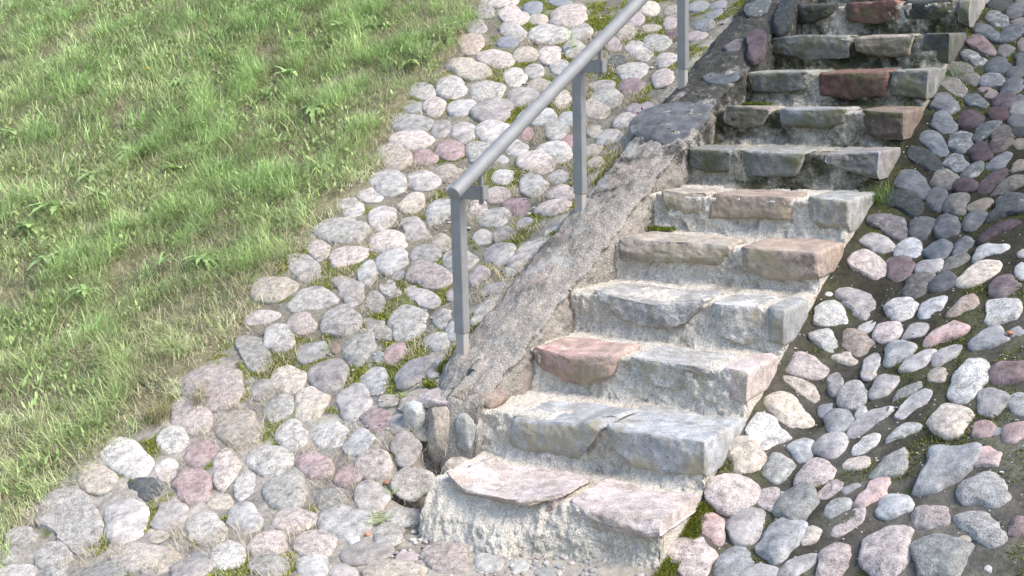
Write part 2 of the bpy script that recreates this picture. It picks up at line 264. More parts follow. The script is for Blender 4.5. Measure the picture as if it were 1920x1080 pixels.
(0.074,3.038,19,'t',1,'small','long','R',9,1,[64,50,48,54,77,107,72,49,42,44,58,91,110,81]),
(0.473,1.911,21,'v',1,'small','angular','R',6,8,[44,47,55,66,68,53,50,55,59,73,74,78,66,48]),
(-2.341,2.128,26,'t',0,'small','oval','L',7,8,[81,66,63,69,86,111,106,80,66,63,69,86,113,107]),
(-1.337,0.963,20,'w',0,'small','long','L',3,2,[49,48,55,75,98,75,55,47,47,55,76,98,80,58]),
(0.608,1.667,22,'b',1,'small','angular','R',5,10,[58,63,83,29,28,36,63,66,65,56,57,61,62,64]),
(0.085,3.446,20,'P',1,'small','long','R',10,2,[62,47,44,50,76,132,79,56,47,49,62,102,105,95]),
(-2.035,1.101,19,'w',1,'small','long','L',4,6,[67,62,55,55,66,102,90,56,41,37,42,57,103,86]),
(0.349,1.035,13,'v',1,'small','long','R',3,7,[32,33,40,66,82,52,37,32,31,36,54,82,65,39]),
(-1.93,1.976,26,'p',0,'small','oval','L',6,6,[80,66,61,64,76,94,97,79,66,61,64,77,95,98]),
(-2.616,-0.579,16,'b',0,'small','long','L',-1,16,[62,46,39,39,45,62,79,62,46,39,39,46,62,80]),
(-2.456,3.377,28,'p',0,'small','long','L',10,8,[77,66,68,81,119,155,109,78,66,67,82,120,158,110]),
(0.614,1.046,15,'v',1,'small','angular','R',3,13,[42,43,54,59,43,37,34,35,45,62,67,53,50,49]),
(-2.55,3.124,28,'w',0,'small','long','L',9,8,[80,68,67,79,110,145,112,80,68,67,79,111,148,113]),
(-1.295,0.303,18,'v',0,'small','oval','L',1,5,[58,47,42,44,50,61,66,57,47,42,42,49,62,70]),
(-2.028,1.195,18,'w',1,'small','long','L',4,5,[74,57,48,49,62,104,100,54,38,34,38,52,102,93]),
(0.86,0.64,15,'P',0,'small','oval','R',2,18,[38,36,38,43,49,48,42,37,36,38,43,49,48,42]),
(0.353,2.46,18,'m',0,'small','long','R',7,6,[47,44,49,64,98,90,60,46,44,49,65,99,91,60]),
(-1.914,2.554,25,'g',0,'small','long','L',8,3,[73,62,61,71,92,115,96,72,62,62,71,93,117,97]),
(-2.633,3.38,30,'t',0,'small','long','L',10,9,[89,75,73,82,107,141,121,89,75,73,83,109,143,123]),
(-2.592,2.256,26,'P',0,'small','long','L',7,10,[88,69,62,65,80,107,115,88,68,62,66,80,108,117]),
(-3.12,2.955,29,'w',0,'small','long','L',9,11,[90,74,70,78,101,139,126,90,74,70,78,102,141,127]),
(0.945,0.741,13,'g',0,'small','oval','R',3,18,[34,32,35,42,54,52,41,34,32,35,43,54,53,41]),
(-3.291,4.091,33,'p',0,'small','long','L',12,4,[155,105,84,78,86,115,166,154,105,84,79,87,116,169]),
(-1.499,2.394,27,'v',0,'small','long','L',7,1,[89,68,63,68,89,128,126,88,68,62,68,89,131,129]),
(0.473,0.632,14,'w',1,'small','angular','R',2,12,[39,50,59,59,43,31,29,31,40,53,52,39,36,36]),
(-1.222,0.779,19,'t',0,'small','oval','L',3,1,[55,47,45,49,58,67,61,53,47,45,47,56,67,66]),
(-2.7,1.89,22,'v',0,'small','long','L',6,12,[94,65,55,54,63,90,123,93,65,55,54,64,91,125]),
(0.585,0.669,15,'g',1,'small','angular','R',2,14,[38,44,64,33,27,27,33,43,56,52,52,48,40,38]),
(-2.397,3.653,28,'v',0,'small','long','L',11,2,[78,67,68,82,117,151,108,78,67,68,83,119,153,109]),
(0.257,2.408,20,'w',1,'small','angular','R',7,4,[52,45,46,52,75,88,73,50,44,47,62,84,77,65]),
(0.384,1.629,19,'v',0,'small','oval','R',5,6,[56,48,45,48,55,64,65,55,48,45,47,54,65,66]),
(-2.318,3.443,28,'g',0,'small','long','L',10,6,[81,69,68,79,105,134,109,80,69,69,79,106,136,110]),
(0.357,3.006,22,'v',1,'small','angular','R',9,7,[55,57,71,86,96,73,54,49,48,54,72,88,99,65]),
(-1.591,1.009,17,'w',0,'small','long','L',3,4,[57,45,43,47,68,116,90,56,45,42,49,70,116,88]),
(-1.328,1.576,23,'v',0,'small','oval','L',5,1,[56,60,71,86,83,65,54,52,58,71,85,79,66,58]),
(0.22,3.251,24,'b',0,'small','oval','R',10,3,[63,57,57,62,75,90,77,62,56,59,70,86,87,74]),
(-2.68,2.543,24,'v',0,'small','long','L',8,8,[70,58,58,67,94,131,100,69,57,57,67,95,133,101]),
(0.102,3.698,20,'w',1,'small','long','R',11,2,[56,47,49,62,83,103,77,61,49,48,57,87,111,86]),
(-2.07,2.386,24,'v',0,'small','long','L',7,6,[69,58,57,65,85,108,91,68,58,57,65,86,110,92]),
(0.424,0.228,14,'t',1,'small','angular','R',1,7,[32,34,37,43,41,31,29,34,45,40,41,44,44,35]),
(0.212,2.914,18,'g',1,'small','long','R',9,4,[49,40,39,45,58,106,78,53,44,43,53,86,99,79]),
(-1.989,2.123,24,'w',0,'small','oval','L',7,5,[70,59,56,61,76,95,90,70,59,56,62,76,96,90]),
(-1.673,1.647,25,'v',0,'small','oval','L',5,4,[72,62,57,59,68,85,92,74,62,59,63,75,87,84]),
(-1.492,2.553,24,'p',0,'small','long','L',8,1,[82,63,58,63,84,129,124,81,62,57,63,84,132,127]),
(0.235,0.968,13,'v',1,'small','long','R',3,4,[28,26,30,45,61,57,43,39,36,35,41,62,60,38]),
(-1.482,2.969,25,'p',0,'small','long','L',9,1,[70,60,62,76,115,151,100,70,59,61,76,115,157,102]),
(0.486,1.631,18,'t',1,'small','angular','R',5,8,[45,48,65,62,42,36,38,42,55,57,56,54,59,50]),
(-2.076,3.638,26,'t',0,'small','long','L',11,1,[72,63,64,77,109,133,98,72,63,64,78,110,135,99]),
(0.335,2.625,19,'g',1,'small','long','R',8,5,[43,47,65,88,66,54,46,46,57,74,80,86,67,48]),
(-2.319,3.031,30,'t',0,'small','oval','L',9,6,[91,77,71,72,82,97,103,91,77,71,73,83,98,104]),
(0.208,3.561,22,'b',0,'small','oval','R',11,4,[53,57,68,85,88,73,60,55,57,68,90,95,72,57]),
(0.365,2.295,20,'w',1,'small','angular','R',7,8,[44,51,59,62,65,65,53,49,47,54,79,81,61,46]),
(-1.588,3.234,24,'p',0,'small','long','L',10,1,[74,59,58,66,94,161,117,75,62,61,70,104,157,116]),
(0.088,3.555,20,'b',1,'small','long','R',11,1,[64,43,37,39,58,107,76,56,47,48,58,75,103,89]),
(-2.056,2.857,20,'t',0,'small','long','L',9,5,[55,49,51,64,102,130,78,54,48,51,65,103,132,79]),
(0.229,3.115,22,'w',0,'small','oval','R',9,5,[58,52,52,58,72,85,72,57,52,54,65,81,83,69]),
(0.418,0.424,13,'p',1,'small','angular','R',2,10,[30,36,44,41,34,31,30,35,40,47,49,43,38,31]),
(-1.98,1.556,19,'t',0,'small','long','L',5,7,[55,46,45,52,71,95,75,54,46,45,52,71,96,76]),
(-1.349,0.635,16,'v',0,'small','long','L',2,3,[41,40,47,63,81,62,46,39,40,47,63,81,65,48]),
(0.479,1.761,16,'v',1,'small','angular','R',6,9,[36,37,48,78,63,49,40,38,41,43,53,67,62,43]),
(0.083,3.315,18,'w',1,'small','long','R',10,1,[57,45,43,50,66,80,76,58,44,41,47,67,103,87]),
(-1.652,2.126,21,'w',0,'small','long','L',7,2,[67,53,49,54,71,109,102,67,53,51,58,78,108,96]),
(0.472,0.538,13,'t',0,'small','oval','R',2,11,[47,43,36,32,32,35,42,47,42,36,32,32,35,42]),
(-3.336,3.984,25,'g',0,'small','long','L',12,5,[75,63,61,76,117,172,108,75,63,62,76,118,175,109]),
(0.226,1.101,13,'t',1,'small','long','R',4,3,[51,36,28,26,30,43,80,44,34,33,37,43,52,50]),
(0.353,2.868,21,'m',0,'small','oval','R',9,6,[54,49,51,59,75,80,66,54,49,51,60,75,81,66]),
(0.364,2.188,18,'m',0,'small','oval','R',7,7,[49,43,44,50,63,71,61,49,43,44,50,63,72,61]),
(-1.985,-0.366,14,'t',0,'small','long','L',-1,10,[65,47,37,35,38,49,68,65,47,37,35,38,49,67]),
(-1.89,3.02,26,'v',0,'small','oval','L',9,4,[85,69,61,62,70,87,98,85,68,62,62,70,88,99]),
(-2.293,3.235,25,'w',0,'small','long','L',10,5,[71,61,60,69,91,116,96,71,61,60,69,92,117,97]),
(-2.068,3.938,27,'t',0,'small','long','L',12,2,[76,66,66,76,100,123,100,76,66,66,76,101,125,101]),
(0.468,2.334,19,'v',0,'small','oval','R',7,9,[46,51,61,67,59,49,45,45,51,61,68,59,50,45]),
(0.622,0.946,13,'t',1,'small','angular','R',3,14,[35,36,39,39,46,52,38,33,29,30,37,44,51,41]),
(0.461,1.206,16,'v',1,'small','angular','R',4,8,[38,41,55,43,37,39,43,40,43,46,45,45,48,42]),
(-2.455,3.194,23,'v',0,'small','long','L',10,7,[67,57,56,67,93,121,93,67,57,57,67,93,123,94]),
(0.539,0.885,13,'g',1,'small','long','R',3,11,[37,49,71,38,29,25,24,29,43,60,41,29,26,28]),
(-1.782,1.628,19,'v',0,'small','oval','L',5,6,[56,47,45,50,62,78,73,56,47,45,50,63,79,73]),
(-1.973,1.865,19,'p',0,'small','oval','L',6,7,[58,48,47,52,65,82,75,58,48,47,52,65,83,76]),
(-3.259,3.761,26,'v',0,'small','long','L',11,7,[80,66,64,73,97,136,113,79,66,64,73,98,137,114]),
(-1.86,3.881,26,'t',0,'small','oval','L',12,1,[74,64,62,70,89,109,95,74,63,62,70,90,110,96]),
(0.166,3.797,17,'v',0,'small','long','R',11,3,[42,42,49,68,99,75,51,41,42,49,71,103,73,51]),
(-1.591,1.288,16,'p',0,'','','',0,0,[53,41,39,44,59,96,84,53,42,40,45,62,96,82]),
(0.354,2.764,17,'m',0,'','','',0,0,[44,40,42,53,74,79,57,44,40,42,53,74,80,58]),
(-0.454,-0.136,13,'w',0,'','','',0,0,[36,32,31,34,39,45,42,35,32,31,34,40,45,42]),
(-1.489,0.472,14,'t',0,'','','',0,0,[64,43,36,35,41,58,85,63,43,35,35,41,58,87]),
(-1.905,2.664,21,'w',0,'','','',0,0,[63,53,52,57,71,88,80,62,53,52,57,72,89,81]),
(-2.958,3.998,26,'b',0,'','','',0,0,[78,65,64,73,97,130,107,77,65,64,73,98,132,108]),
(-1.645,-0.467,13,'g',0,'','','',0,0,[59,43,34,32,35,44,59,58,43,34,32,34,43,59]),
(-1.401,1.14,20,'v',0,'','','',0,0,[62,51,48,49,57,67,68,60,51,47,48,54,67,73]),
(-0.35,-0.14,13,'g',0,'','','',0,0,[40,38,34,32,33,35,39,40,38,34,32,33,35,39]),
(-1.726,3.936,25,'g',0,'','','',0,0,[73,60,57,63,80,117,102,72,61,60,70,92,113,97]),
(0.848,1.11,13,'v',0,'','','',0,0,[25,24,26,35,54,50,32,25,23,26,35,55,50,33]),
(0.471,2.025,17,'t',0,'','','',0,0,[49,47,46,45,46,48,49,49,47,46,45,46,48,49]),
(0.467,2.649,16,'b',0,'','','',0,0,[41,39,42,53,69,67,51,41,39,42,53,69,68,51]),
(-2.091,3.506,19,'p',0,'','','',0,0,[53,47,50,63,98,119,74,53,46,50,63,99,120,75]),
(-3.064,2.769,23,'g',0,'','','',0,0,[77,61,56,58,71,94,100,77,61,56,59,71,95,101]),
(-2.092,3.802,24,'p',0,'','','',0,0,[66,58,58,67,90,111,88,66,58,58,68,91,113,89]),
(0.224,3.4,18,'v',1,'','','',0,0,[43,37,39,50,85,64,55,57,47,45,52,75,89,62]),
(-1.495,1.816,22,'p',0,'','','',0,0,[80,64,54,52,57,70,84,79,63,54,52,57,70,85]),
(0.448,2.762,18,'w',0,'','','',0,0,[43,44,49,60,67,58,48,43,44,49,60,67,59,49]),
(-1.59,1.317,16,'p',0,'','','',0,0,[58,43,39,40,51,79,90,58,44,39,41,54,81,87]),
(-2.866,3.538,25,'b',0,'','','',0,0,[78,63,59,64,80,106,103,77,63,59,64,81,107,104]),
(-1.545,2.305,19,'t',0,'','','',0,0,[64,49,45,49,66,103,98,64,50,46,50,68,105,98]),
(-1.59,1.712,18,'v',0,'','','',0,0,[63,47,42,44,55,82,94,63,48,43,46,58,84,90]),
(0.235,3.009,15,'p',1,'','','',0,0,[36,29,28,34,53,82,67,44,37,39,50,85,78,59]),
(0.249,1.288,14,'w',1,'','','',0,0,[33,35,38,41,45,37,36,32,33,38,40,49,54,38]),
(-1.542,3.614,22,'b',0,'','','',0,0,[66,54,52,63,91,142,99,66,54,54,65,95,142,99]),
(-1.431,0.866,13,'w',0,'','','',0,0,[37,28,30,35,54,99,58,37,30,30,36,55,103,59]),
(0.34,3.146,16,'b',0,'','','',0,0,[44,39,41,50,71,79,57,43,39,41,50,71,80,57]),
(-1.425,2.625,24,'p',0,'','','',0,0,[72,61,58,62,72,82,80,70,61,57,59,68,83,85]),
(-1.948,3.301,21,'d',0,'','','',0,0,[60,52,51,58,75,93,79,60,52,51,58,76,94,79]),
(-1.389,1.281,18,'w',0,'','','',0,0,[48,43,44,51,62,65,55,46,43,44,50,60,67,58]),
(-0.873,-0.224,13,'p',0,'','','',0,0,[42,38,33,30,30,33,38,42,38,33,30,30,33,39]),
(0.766,1.495,13,'w',0,'','','',0,0,[24,23,26,38,59,46,30,24,23,27,38,59,46,30]),
(-1.674,2.544,17,'t',0,'','','',0,0,[52,42,41,47,65,98,76,52,43,43,50,70,95,73]),
(0.25,0.836,13,'b',0,'','','',0,0,[30,29,30,34,38,37,33,30,29,31,35,39,37,33]),
(0.063,3.856,20,'d',0,'','','',0,0,[48,48,52,60,65,60,52,48,48,52,60,65,60,52]),
(0.56,2.274,13,'t',1,'','','',0,0,[22,24,35,53,49,53,45,36,36,42,66,59,33,24]),
(-2.825,3.844,24,'t',0,'','','',0,0,[75,61,56,60,75,98,98,75,61,56,60,75,99,99]),
(-1.823,3.743,17,'p',0,'','','',0,0,[47,42,45,58,90,102,64,47,42,45,58,91,103,65]),
(0.498,0.424,13,'v',0,'','','',0,0,[32,33,30,26,24,25,28,32,33,30,26,25,25,28]),
(-2.211,2.005,17,'g',0,'','','',0,0,[55,45,42,43,52,65,68,55,45,42,44,52,66,69]),
(0.499,2.55,14,'d',0,'','','',0,0,[38,34,34,40,51,59,49,38,34,34,40,52,60,49]),
(-1.525,3.472,20,'p',0,'','','',0,0,[65,51,48,53,71,112,100,65,51,48,54,73,113,100]),
(-1.444,2.148,15,'t',0,'','','',0,0,[48,39,38,44,61,93,72,47,38,37,43,59,96,74]),
(-1.765,0.768,13,'g',0,'','','',0,0,[37,31,29,32,39,51,49,37,31,29,32,40,51,49]),
(0.323,3.3,13,'b',0,'','','',0,0,[29,28,31,47,92,59,34,28,28,31,48,93,59,35]),
(0.525,2.448,13,'t',0,'','','',0,0,[29,27,30,41,61,53,36,28,27,31,41,61,53,36]),
(-1.511,2.689,16,'p',0,'','','',0,0,[58,42,39,43,55,87,92,57,42,39,43,56,89,92]),
(-2.793,4.07,21,'b',0,'','','',0,0,[81,61,52,51,58,76,96,81,61,52,51,58,77,97]),
(-1.492,-0.241,13,'g',0,'','','',0,0,[41,33,28,27,28,34,41,40,33,28,27,28,34,41]),
(-1.132,-0.204,13,'w',0,'','','',0,0,[32,27,25,25,29,35,37,31,27,25,25,29,35,37]),
(-1.791,2.469,14,'P',0,'','','',0,0,[39,34,35,41,59,73,53,39,34,34,41,59,74,54]),
(0.434,0.442,13,'p',0,'','','',0,0,[22,20,20,24,31,34,27,22,20,20,24,31,34,27]),
(-1.729,3.571,15,'m',0,'','','',0,0,[42,37,38,48,73,94,59,43,37,39,50,77,89,58]),
(-1.665,1.185,13,'p',0,'','','',0,0,[32,26,26,31,45,76,50,32,25,26,31,46,74,49]),
(-2.083,2.517,13,'P',0,'','','',0,0,[36,31,33,40,62,82,52,36,31,33,40,62,83,52]),
(-1.574,3.886,19,'v',0,'','','',0,0,[60,48,45,51,69,106,89,60,49,47,53,74,105,88]),
(-1.919,3.677,19,'t',0,'','','',0,0,[64,51,46,46,53,67,75,64,51,46,46,53,67,76]),
(-2.043,1.284,13,'v',0,'','','',0,0,[44,36,32,33,38,47,52,44,36,32,33,38,47,52]),
(-1.53,3.73,22,'g',0,'','','',0,0,[58,52,53,60,74,83,71,58,52,53,61,76,84,71]),
(0.221,3.673,15,'v',0,'','','',0,0,[41,36,35,38,47,57,50,40,36,37,42,52,56,49]),
(0.395,0.795,13,'w',0,'','','',0,0,[22,22,25,30,31,27,23,21,22,25,30,31,27,23]),
(0.352,0.991,13,'t',0,'','','',0,0,[28,23,22,23,28,33,33,28,23,22,23,28,34,34]),
(0.351,3.204,13,'b',0,'','','',0,0,[27,26,30,41,67,55,34,26,26,30,41,68,55,34]),
(-2.091,2.268,14,'w',0,'','','',0,0,[41,35,33,37,46,58,54,41,35,33,37,46,59,54]),
(-1.346,2.577,16,'P',0,'','','',0,0,[40,39,43,51,57,50,42,38,39,43,50,55,51,44]),
(0.425,2.852,13,'b',0,'','','',0,0,[26,24,27,37,56,49,32,25,24,27,37,57,50,33]),
(0.924,0.18,13,'t',0,'','','',0,0,[24,19,15,13,13,16,21,24,19,15,13,13,16,21]),
(-2.026,0.778,13,'o',0,'','','',0,0,[24,20,19,23,34,52,37,24,20,20,23,34,53,37]),
(0.289,3.438,13,'p',0,'','','',0,0,[22,20,25,38,80,45,25,22,20,25,38,81,45,26]),
(-0.946,-0.025,13,'v',0,'','','',0,0,[23,19,19,20,26,32,29,22,19,19,20,26,32,29]),
(0.905,0.624,13,'g',0,'','','',0,0,[17,16,16,19,23,24,20,17,16,16,19,23,24,20]),
(0.17,3.916,13,'g',0,'','','',0,0,[29,28,31,40,51,45,34,28,28,32,41,53,45,34]),
(-1.269,2.203,13,'w',0,'','','',0,0,[31,31,35,40,41,36,32,30,31,35,39,40,36,32]),
(0.744,1.611,13,'p',0,'','','',0,0,[24,22,21,23,25,27,27,24,22,21,23,25,28,27]),
(-0.028,3.884,13,'b',0,'','','',0,0,[39,36,34,34,36,38,40,39,36,33,33,34,38,40]),
(0.317,3.082,13,'d',0,'','','',0,0,[24,22,24,30,43,46,32,24,22,24,30,44,46,32]),
(0.095,3.902,13,'d',0,'','','',0,0,[28,29,31,37,40,36,31,28,28,32,37,40,37,31]),
(0.029,1.455,13,'w',0,'','','',0,0,[20,20,21,23,25,24,22,20,20,21,23,24,24,22]),
(1.023,0.072,13,'w',0,'','','',0,0,[10,10,10,11,12,13,12,10,10,10,11,12,13,12]),
(0.256,0.418,13,'w',0,'','','',0,0,[10,9,9,10,12,13,12,10,9,9,10,12,13,12]),
]
BLOCKS = [
(1, 'p', [(-0.874, 0.032), (-0.771, -0.011), (-0.567, -0.012), (-0.361, 0.027)], [(-0.851, 0.012), (-0.75, -0.076), (-0.647, -0.09), (-0.512, -0.039), (-0.382, 0.012)], 0.09, 0.3, 'pale pink block with a rounded front edge'),
(1, 'P', [(-0.457, -0.008), (-0.393, -0.001)], [(-0.454, -0.121), (-0.416, -0.086)], 0.0, 0.08, 'small pink filler stone'),
(1, 'p', [(-0.361, -0.003), (-0.206, -0.012), (0.012, -0.01)], [(-0.326, -0.05), (-0.269, -0.087), (-0.106, -0.087), (0.017, -0.049)], 0.05, 0.3, 'wide pink block with a brown stained front'),
(2, 'b', [(-0.803, -0.02), (-0.697, -0.022), (-0.58, -0.002), (-0.512, -0.003), (-0.346, 0.064)], [(-0.819, -0.135), (-0.7, -0.142), (-0.515, -0.151), (-0.428, -0.041)], 0.02, 0.27, 'blue-grey block with a ragged underside'),
(2, 'b', [(-0.408, 0.016), (-0.314, 0.007), (-0.166, 0.003), (0.002, 0.006)], [(-0.358, -0.067), (-0.294, -0.126), (-0.145, -0.133), (0.008, -0.125)], 0.0, 0.35, 'smooth blue-grey block with a worn top'),
(3, 'Q', [(-0.934, -0.011), (-0.814, -0.02), (-0.668, -0.01), (-0.538, 0.002)], [(-0.915, -0.081), (-0.767, -0.129), (-0.67, -0.122), (-0.562, -0.083)], 0.02, 0.25, 'red-pink granite block'),
(3, 'w', [(-0.498, -0.002), (-0.377, -0.01), (-0.211, -0.015), (-0.131, -0.022)], [(-0.481, -0.074), (-0.378, -0.097), (-0.211, -0.087), (-0.135, -0.063)], 0.03, 0.27, 'pale speckled granite block'),
(3, 'p', [(-0.104, 0.005), (0.002, 0.001)], [(-0.114, -0.105), (0.003, -0.111)], 0.0, 0.33, 'pink granite end block'),
(4, 'w', [(-0.863, -0.002), (-0.742, -0.026), (-0.558, -0.043), (-0.38, -0.02), (-0.333, -0.003)], [(-0.705, -0.101), (-0.619, -0.126), (-0.498, -0.125), (-0.403, -0.094)], 0.05, 0.27, 'long pale granite block'),
(4, 'w', [(-0.32, -0.007), (-0.208, -0.005), (-0.099, -0.01)], [(-0.298, -0.127), (-0.196, -0.149), (-0.095, -0.149)], 0.02, 0.26, 'pale greenish granite block'),
(4, 'b', [(-0.082, -0.007), (0.001, -0.014)], [(-0.074, -0.136), (0.005, -0.143)], 0.0, 0.28, 'small grey end block'),
(5, 't', [(-0.915, 0.016), (-0.756, 0.002), (-0.561, 0.005), (-0.382, 0.002)], [(-0.916, -0.095), (-0.756, -0.098), (-0.618, -0.075), (-0.437, -0.094)], 0.02, 0.27, 'long pale pinkish block'),
(5, 'o', [(-0.346, -0.004), (-0.196, -0.003), (-0.0, -0.002)], [(-0.351, -0.074), (-0.239, -0.117), (-0.148, -0.128), (0.004, -0.11)], 0.01, 0.35, 'ochre fronted block with a blue-grey top'),
(6, 't', [(-0.896, 0.013), (-0.77, -0.001), (-0.659, 0.009)], [(-0.853, -0.102), (-0.748, -0.116), (-0.688, -0.086)], 0.02, 0.24, 'beige block with a slanted right side'),
(6, 'o', [(-0.641, 0.002), (-0.488, -0.003), (-0.248, -0.002)], [(-0.651, -0.111), (-0.487, -0.102), (-0.247, -0.094)], 0.0, 0.27, 'long brown-pink block'),
(6, 'g', [(-0.19, 0.01), (-0.091, 0.007), (-0.0, 0.0)], [(-0.182, -0.061), (-0.124, -0.138), (0.003, -0.14)], 0.0, 0.35, 'olive grey block with a rounded lower left corner'),
(7, 'g', [(-0.93, -0.001), (-0.8, -0.003), (-0.691, -0.013)], [(-0.919, -0.079), (-0.821, -0.112), (-0.699, -0.108)], 0.0, 0.25, 'grey block with a chipped face'),
(7, 'g', [(-0.646, -0.009), (-0.49, -0.01), (-0.323, -0.01)], [(-0.645, -0.126), (-0.507, -0.121), (-0.367, -0.116)], 0.0, 0.27, 'squared speckled grey block'),
(7, 'v', [(-0.251, -0.016), (-0.147, -0.011), (0.005, 0.003)], [(-0.24, -0.044), (-0.126, -0.084), (0.008, -0.121)], 0.0, 0.35, 'mauve-topped block with a slanting underside'),
(8, 't', [(-0.892, 0.026), (-0.765, 0.019), (-0.637, 0.014)], [(-0.897, -0.074), (-0.798, -0.099), (-0.689, -0.081)], 0.0, 0.25, 'beige-grey block with mortar patches'),
(8, 'b', [(-0.61, 0.004), (-0.459, 0.005), (-0.258, 0.012)], [(-0.598, -0.075), (-0.394, -0.097), (-0.274, -0.065)], 0.02, 0.25, 'smooth blue-grey boulder-like block'),
(8, 'o', [(-0.201, -0.007), (0.005, -0.018)], [(-0.184, -0.094), (-0.132, -0.14), (0.008, -0.137)], 0.0, 0.35, 'rough brown sandstone block'),
(9, 'g', [(-0.927, -0.008), (-0.756, -0.003), (-0.594, -0.004)], [(-0.906, -0.103), (-0.743, -0.113), (-0.609, -0.094)], 0.0, 0.25, 'olive grey block'),
(9, 'R', [(-0.544, -0.015), (-0.371, -0.011), (-0.185, -0.012)], [(-0.531, -0.123), (-0.368, -0.144), (-0.195, -0.128)], 0.0, 0.27, 'dark red block'),
(9, 'g', [(-0.175, -0.007), (0.008, -0.006)], [(-0.172, -0.117), (0.007, -0.137)], 0.0, 0.35, 'olive brown square block'),
(10, 'g', [(-0.944, -0.003), (-0.785, 0.01), (-0.513, -0.001)], [(-0.949, -0.076), (-0.759, -0.123), (-0.51, -0.115)], 0.0, 0.25, 'long green-grey block'),
(10, 't', [(-0.487, -0.012), (-0.331, -0.01), (-0.175, -0.003)], [(-0.474, -0.083), (-0.339, -0.117), (-0.188, -0.109)], 0.01, 0.26, 'beige-grey block with a rounded underside'),
(10, 'd', [(-0.127, 0.002), (0.005, -0.001)], [(-0.128, -0.13), (-0.0, -0.153)], 0.0, 0.35, 'dark slate end block'),
(11, 'd', [(-0.956, 0.006), (-0.827, 0.007), (-0.694, 0.003)], [(-0.949, -0.102), (-0.837, -0.099), (-0.741, -0.07)], 0.0, 0.25, 'dark brown-grey block'),
(11, 'R', [(-0.667, 0.013), (-0.508, 0.013), (-0.361, 0.014)], [(-0.656, -0.089), (-0.482, -0.114), (-0.367, -0.1)], 0.02, 0.25, 'rough reddish granite block'),
(11, 'd', [(-0.344, 0.008), (-0.209, 0.008), (-0.077, 0.004)], [(-0.347, -0.086), (-0.167, -0.102), (-0.075, -0.056)], 0.02, 0.25, 'dark green-grey block'),
(11, 'g', [(-0.058, 0.003), (0.007, 0.001)], [(-0.054, -0.111), (0.007, -0.145)], 0.0, 0.35, 'narrow grey end block'),
]
SLABS = [
(-1.09,2.305,1.288,24,'v',[195,179,158,164,207,202,151,141,155,192,178,171,186,231]),
(-1.027,2.71,1.484,25,'b',[92,82,66,65,75,79,79,88,86,94,77,65,65,80]),
(-0.948,3.005,1.626,60,'m',[53,49,54,81,161,100,56,44,44,50,74,155,147,69]),
(-0.942,3.333,1.785,60,'d',[37,40,43,73,176,106,61,48,46,52,80,229,88,51]),
(-1.091,3.022,1.635,18,'p',[49,44,47,61,65,62,54,43,42,50,75,72,57,53]),
(-1.134,3.439,1.836,20,'g',[67,60,65,87,90,84,73,60,59,71,105,91,87,89]),
]
EDGE = [(-2.67, -0.66), (-2.73, -0.53), (-2.8, -0.34), (-2.83, -0.2), (-2.76, 0.04), (-2.72, 0.32), (-2.74, 0.53), (-2.7, 0.84), (-2.84, 1.1), (-2.86, 1.4), (-2.91, 1.68), (-2.86, 1.9), (-2.89, 2.18), (-3.17, 2.69), (-3.27, 3.09), (-3.3, 3.49), (-3.39, 3.85), (-3.54, 4.16), (-3.84, 4.68)]
SPOTS = {'weeds': [(-7.638, 3.623, 1), (-6.771, 3.126, 0.8), (-5.926, 3.612, 1.1), (-4.956, 2.836, 0.9), (-4.761, 2.323, 1), (-5.344, 3.418, 0.8), (-5.263, 3.013, 1.3), (-6.436, 3.535, 0.8), (-4.409, 3.752, 1.2), (-4.343, 3.102, 1), (-4.296, 2.836, 0.8), (-3.755, 2.684, 1.0), (-4.504, 2.453, 1.2), (-4.813, 2.14, 1.1), (-4.897, 1.902, 1.2), (-4.278, 1.992, 1.0), (-4.858, 1.569, 1.4), (-4.848, 1.358, 1.3), (-4.615, 1.695, 1.0), (-4.129, 1.422, 0.9), (-3.946, 2.066, 0.8), (-3.509, 1.826, 0.8), (-3.297, 1.223, 0.9), (-3.543, 1.15, 0.8), (-4.395, 1.102, 1), (-4.623, 3.537, 0.8), (-4.108, 3.737, 0.8), (-3.841, 0.892, 0.9), (-6.337, 2.378, 1.0), (-3.404, 3.222, 0.8), (-3.727, 2.301, 0.8), (-3.185, 2.055, 0.7)],
'dandelion': [(-5.513, 2.948)],
'seedling': [(-3.313, 3.523, 1.0, 1), (-3.323, 3.287, 0.8, 1), (-1.103, -0.098, 0.8, 0), (-1.136, 0.034, 0.6, 0), (-0.987, 0.101, 0.7, 0), (-1.393, 0.456, 0.4, 0), (-1.38, 2.531, 0.5, 2), (-2.053, 0.749, 0.5, 0), (-2.318, 3.424, 0.7, 1), (-3.087, 3.027, 0.7, 1)],
'tufts': [(0.037, 2.084), (0.0, 2.085), (-2.43, 0.339), (-2.57, 0.213), (-2.148, 3.418), (0.048, 3.119)],
'crumbs': [(-1.18, 0.059), (-1.092, -0.168), (-0.011, 1.385), (0.819, 1.109)]}

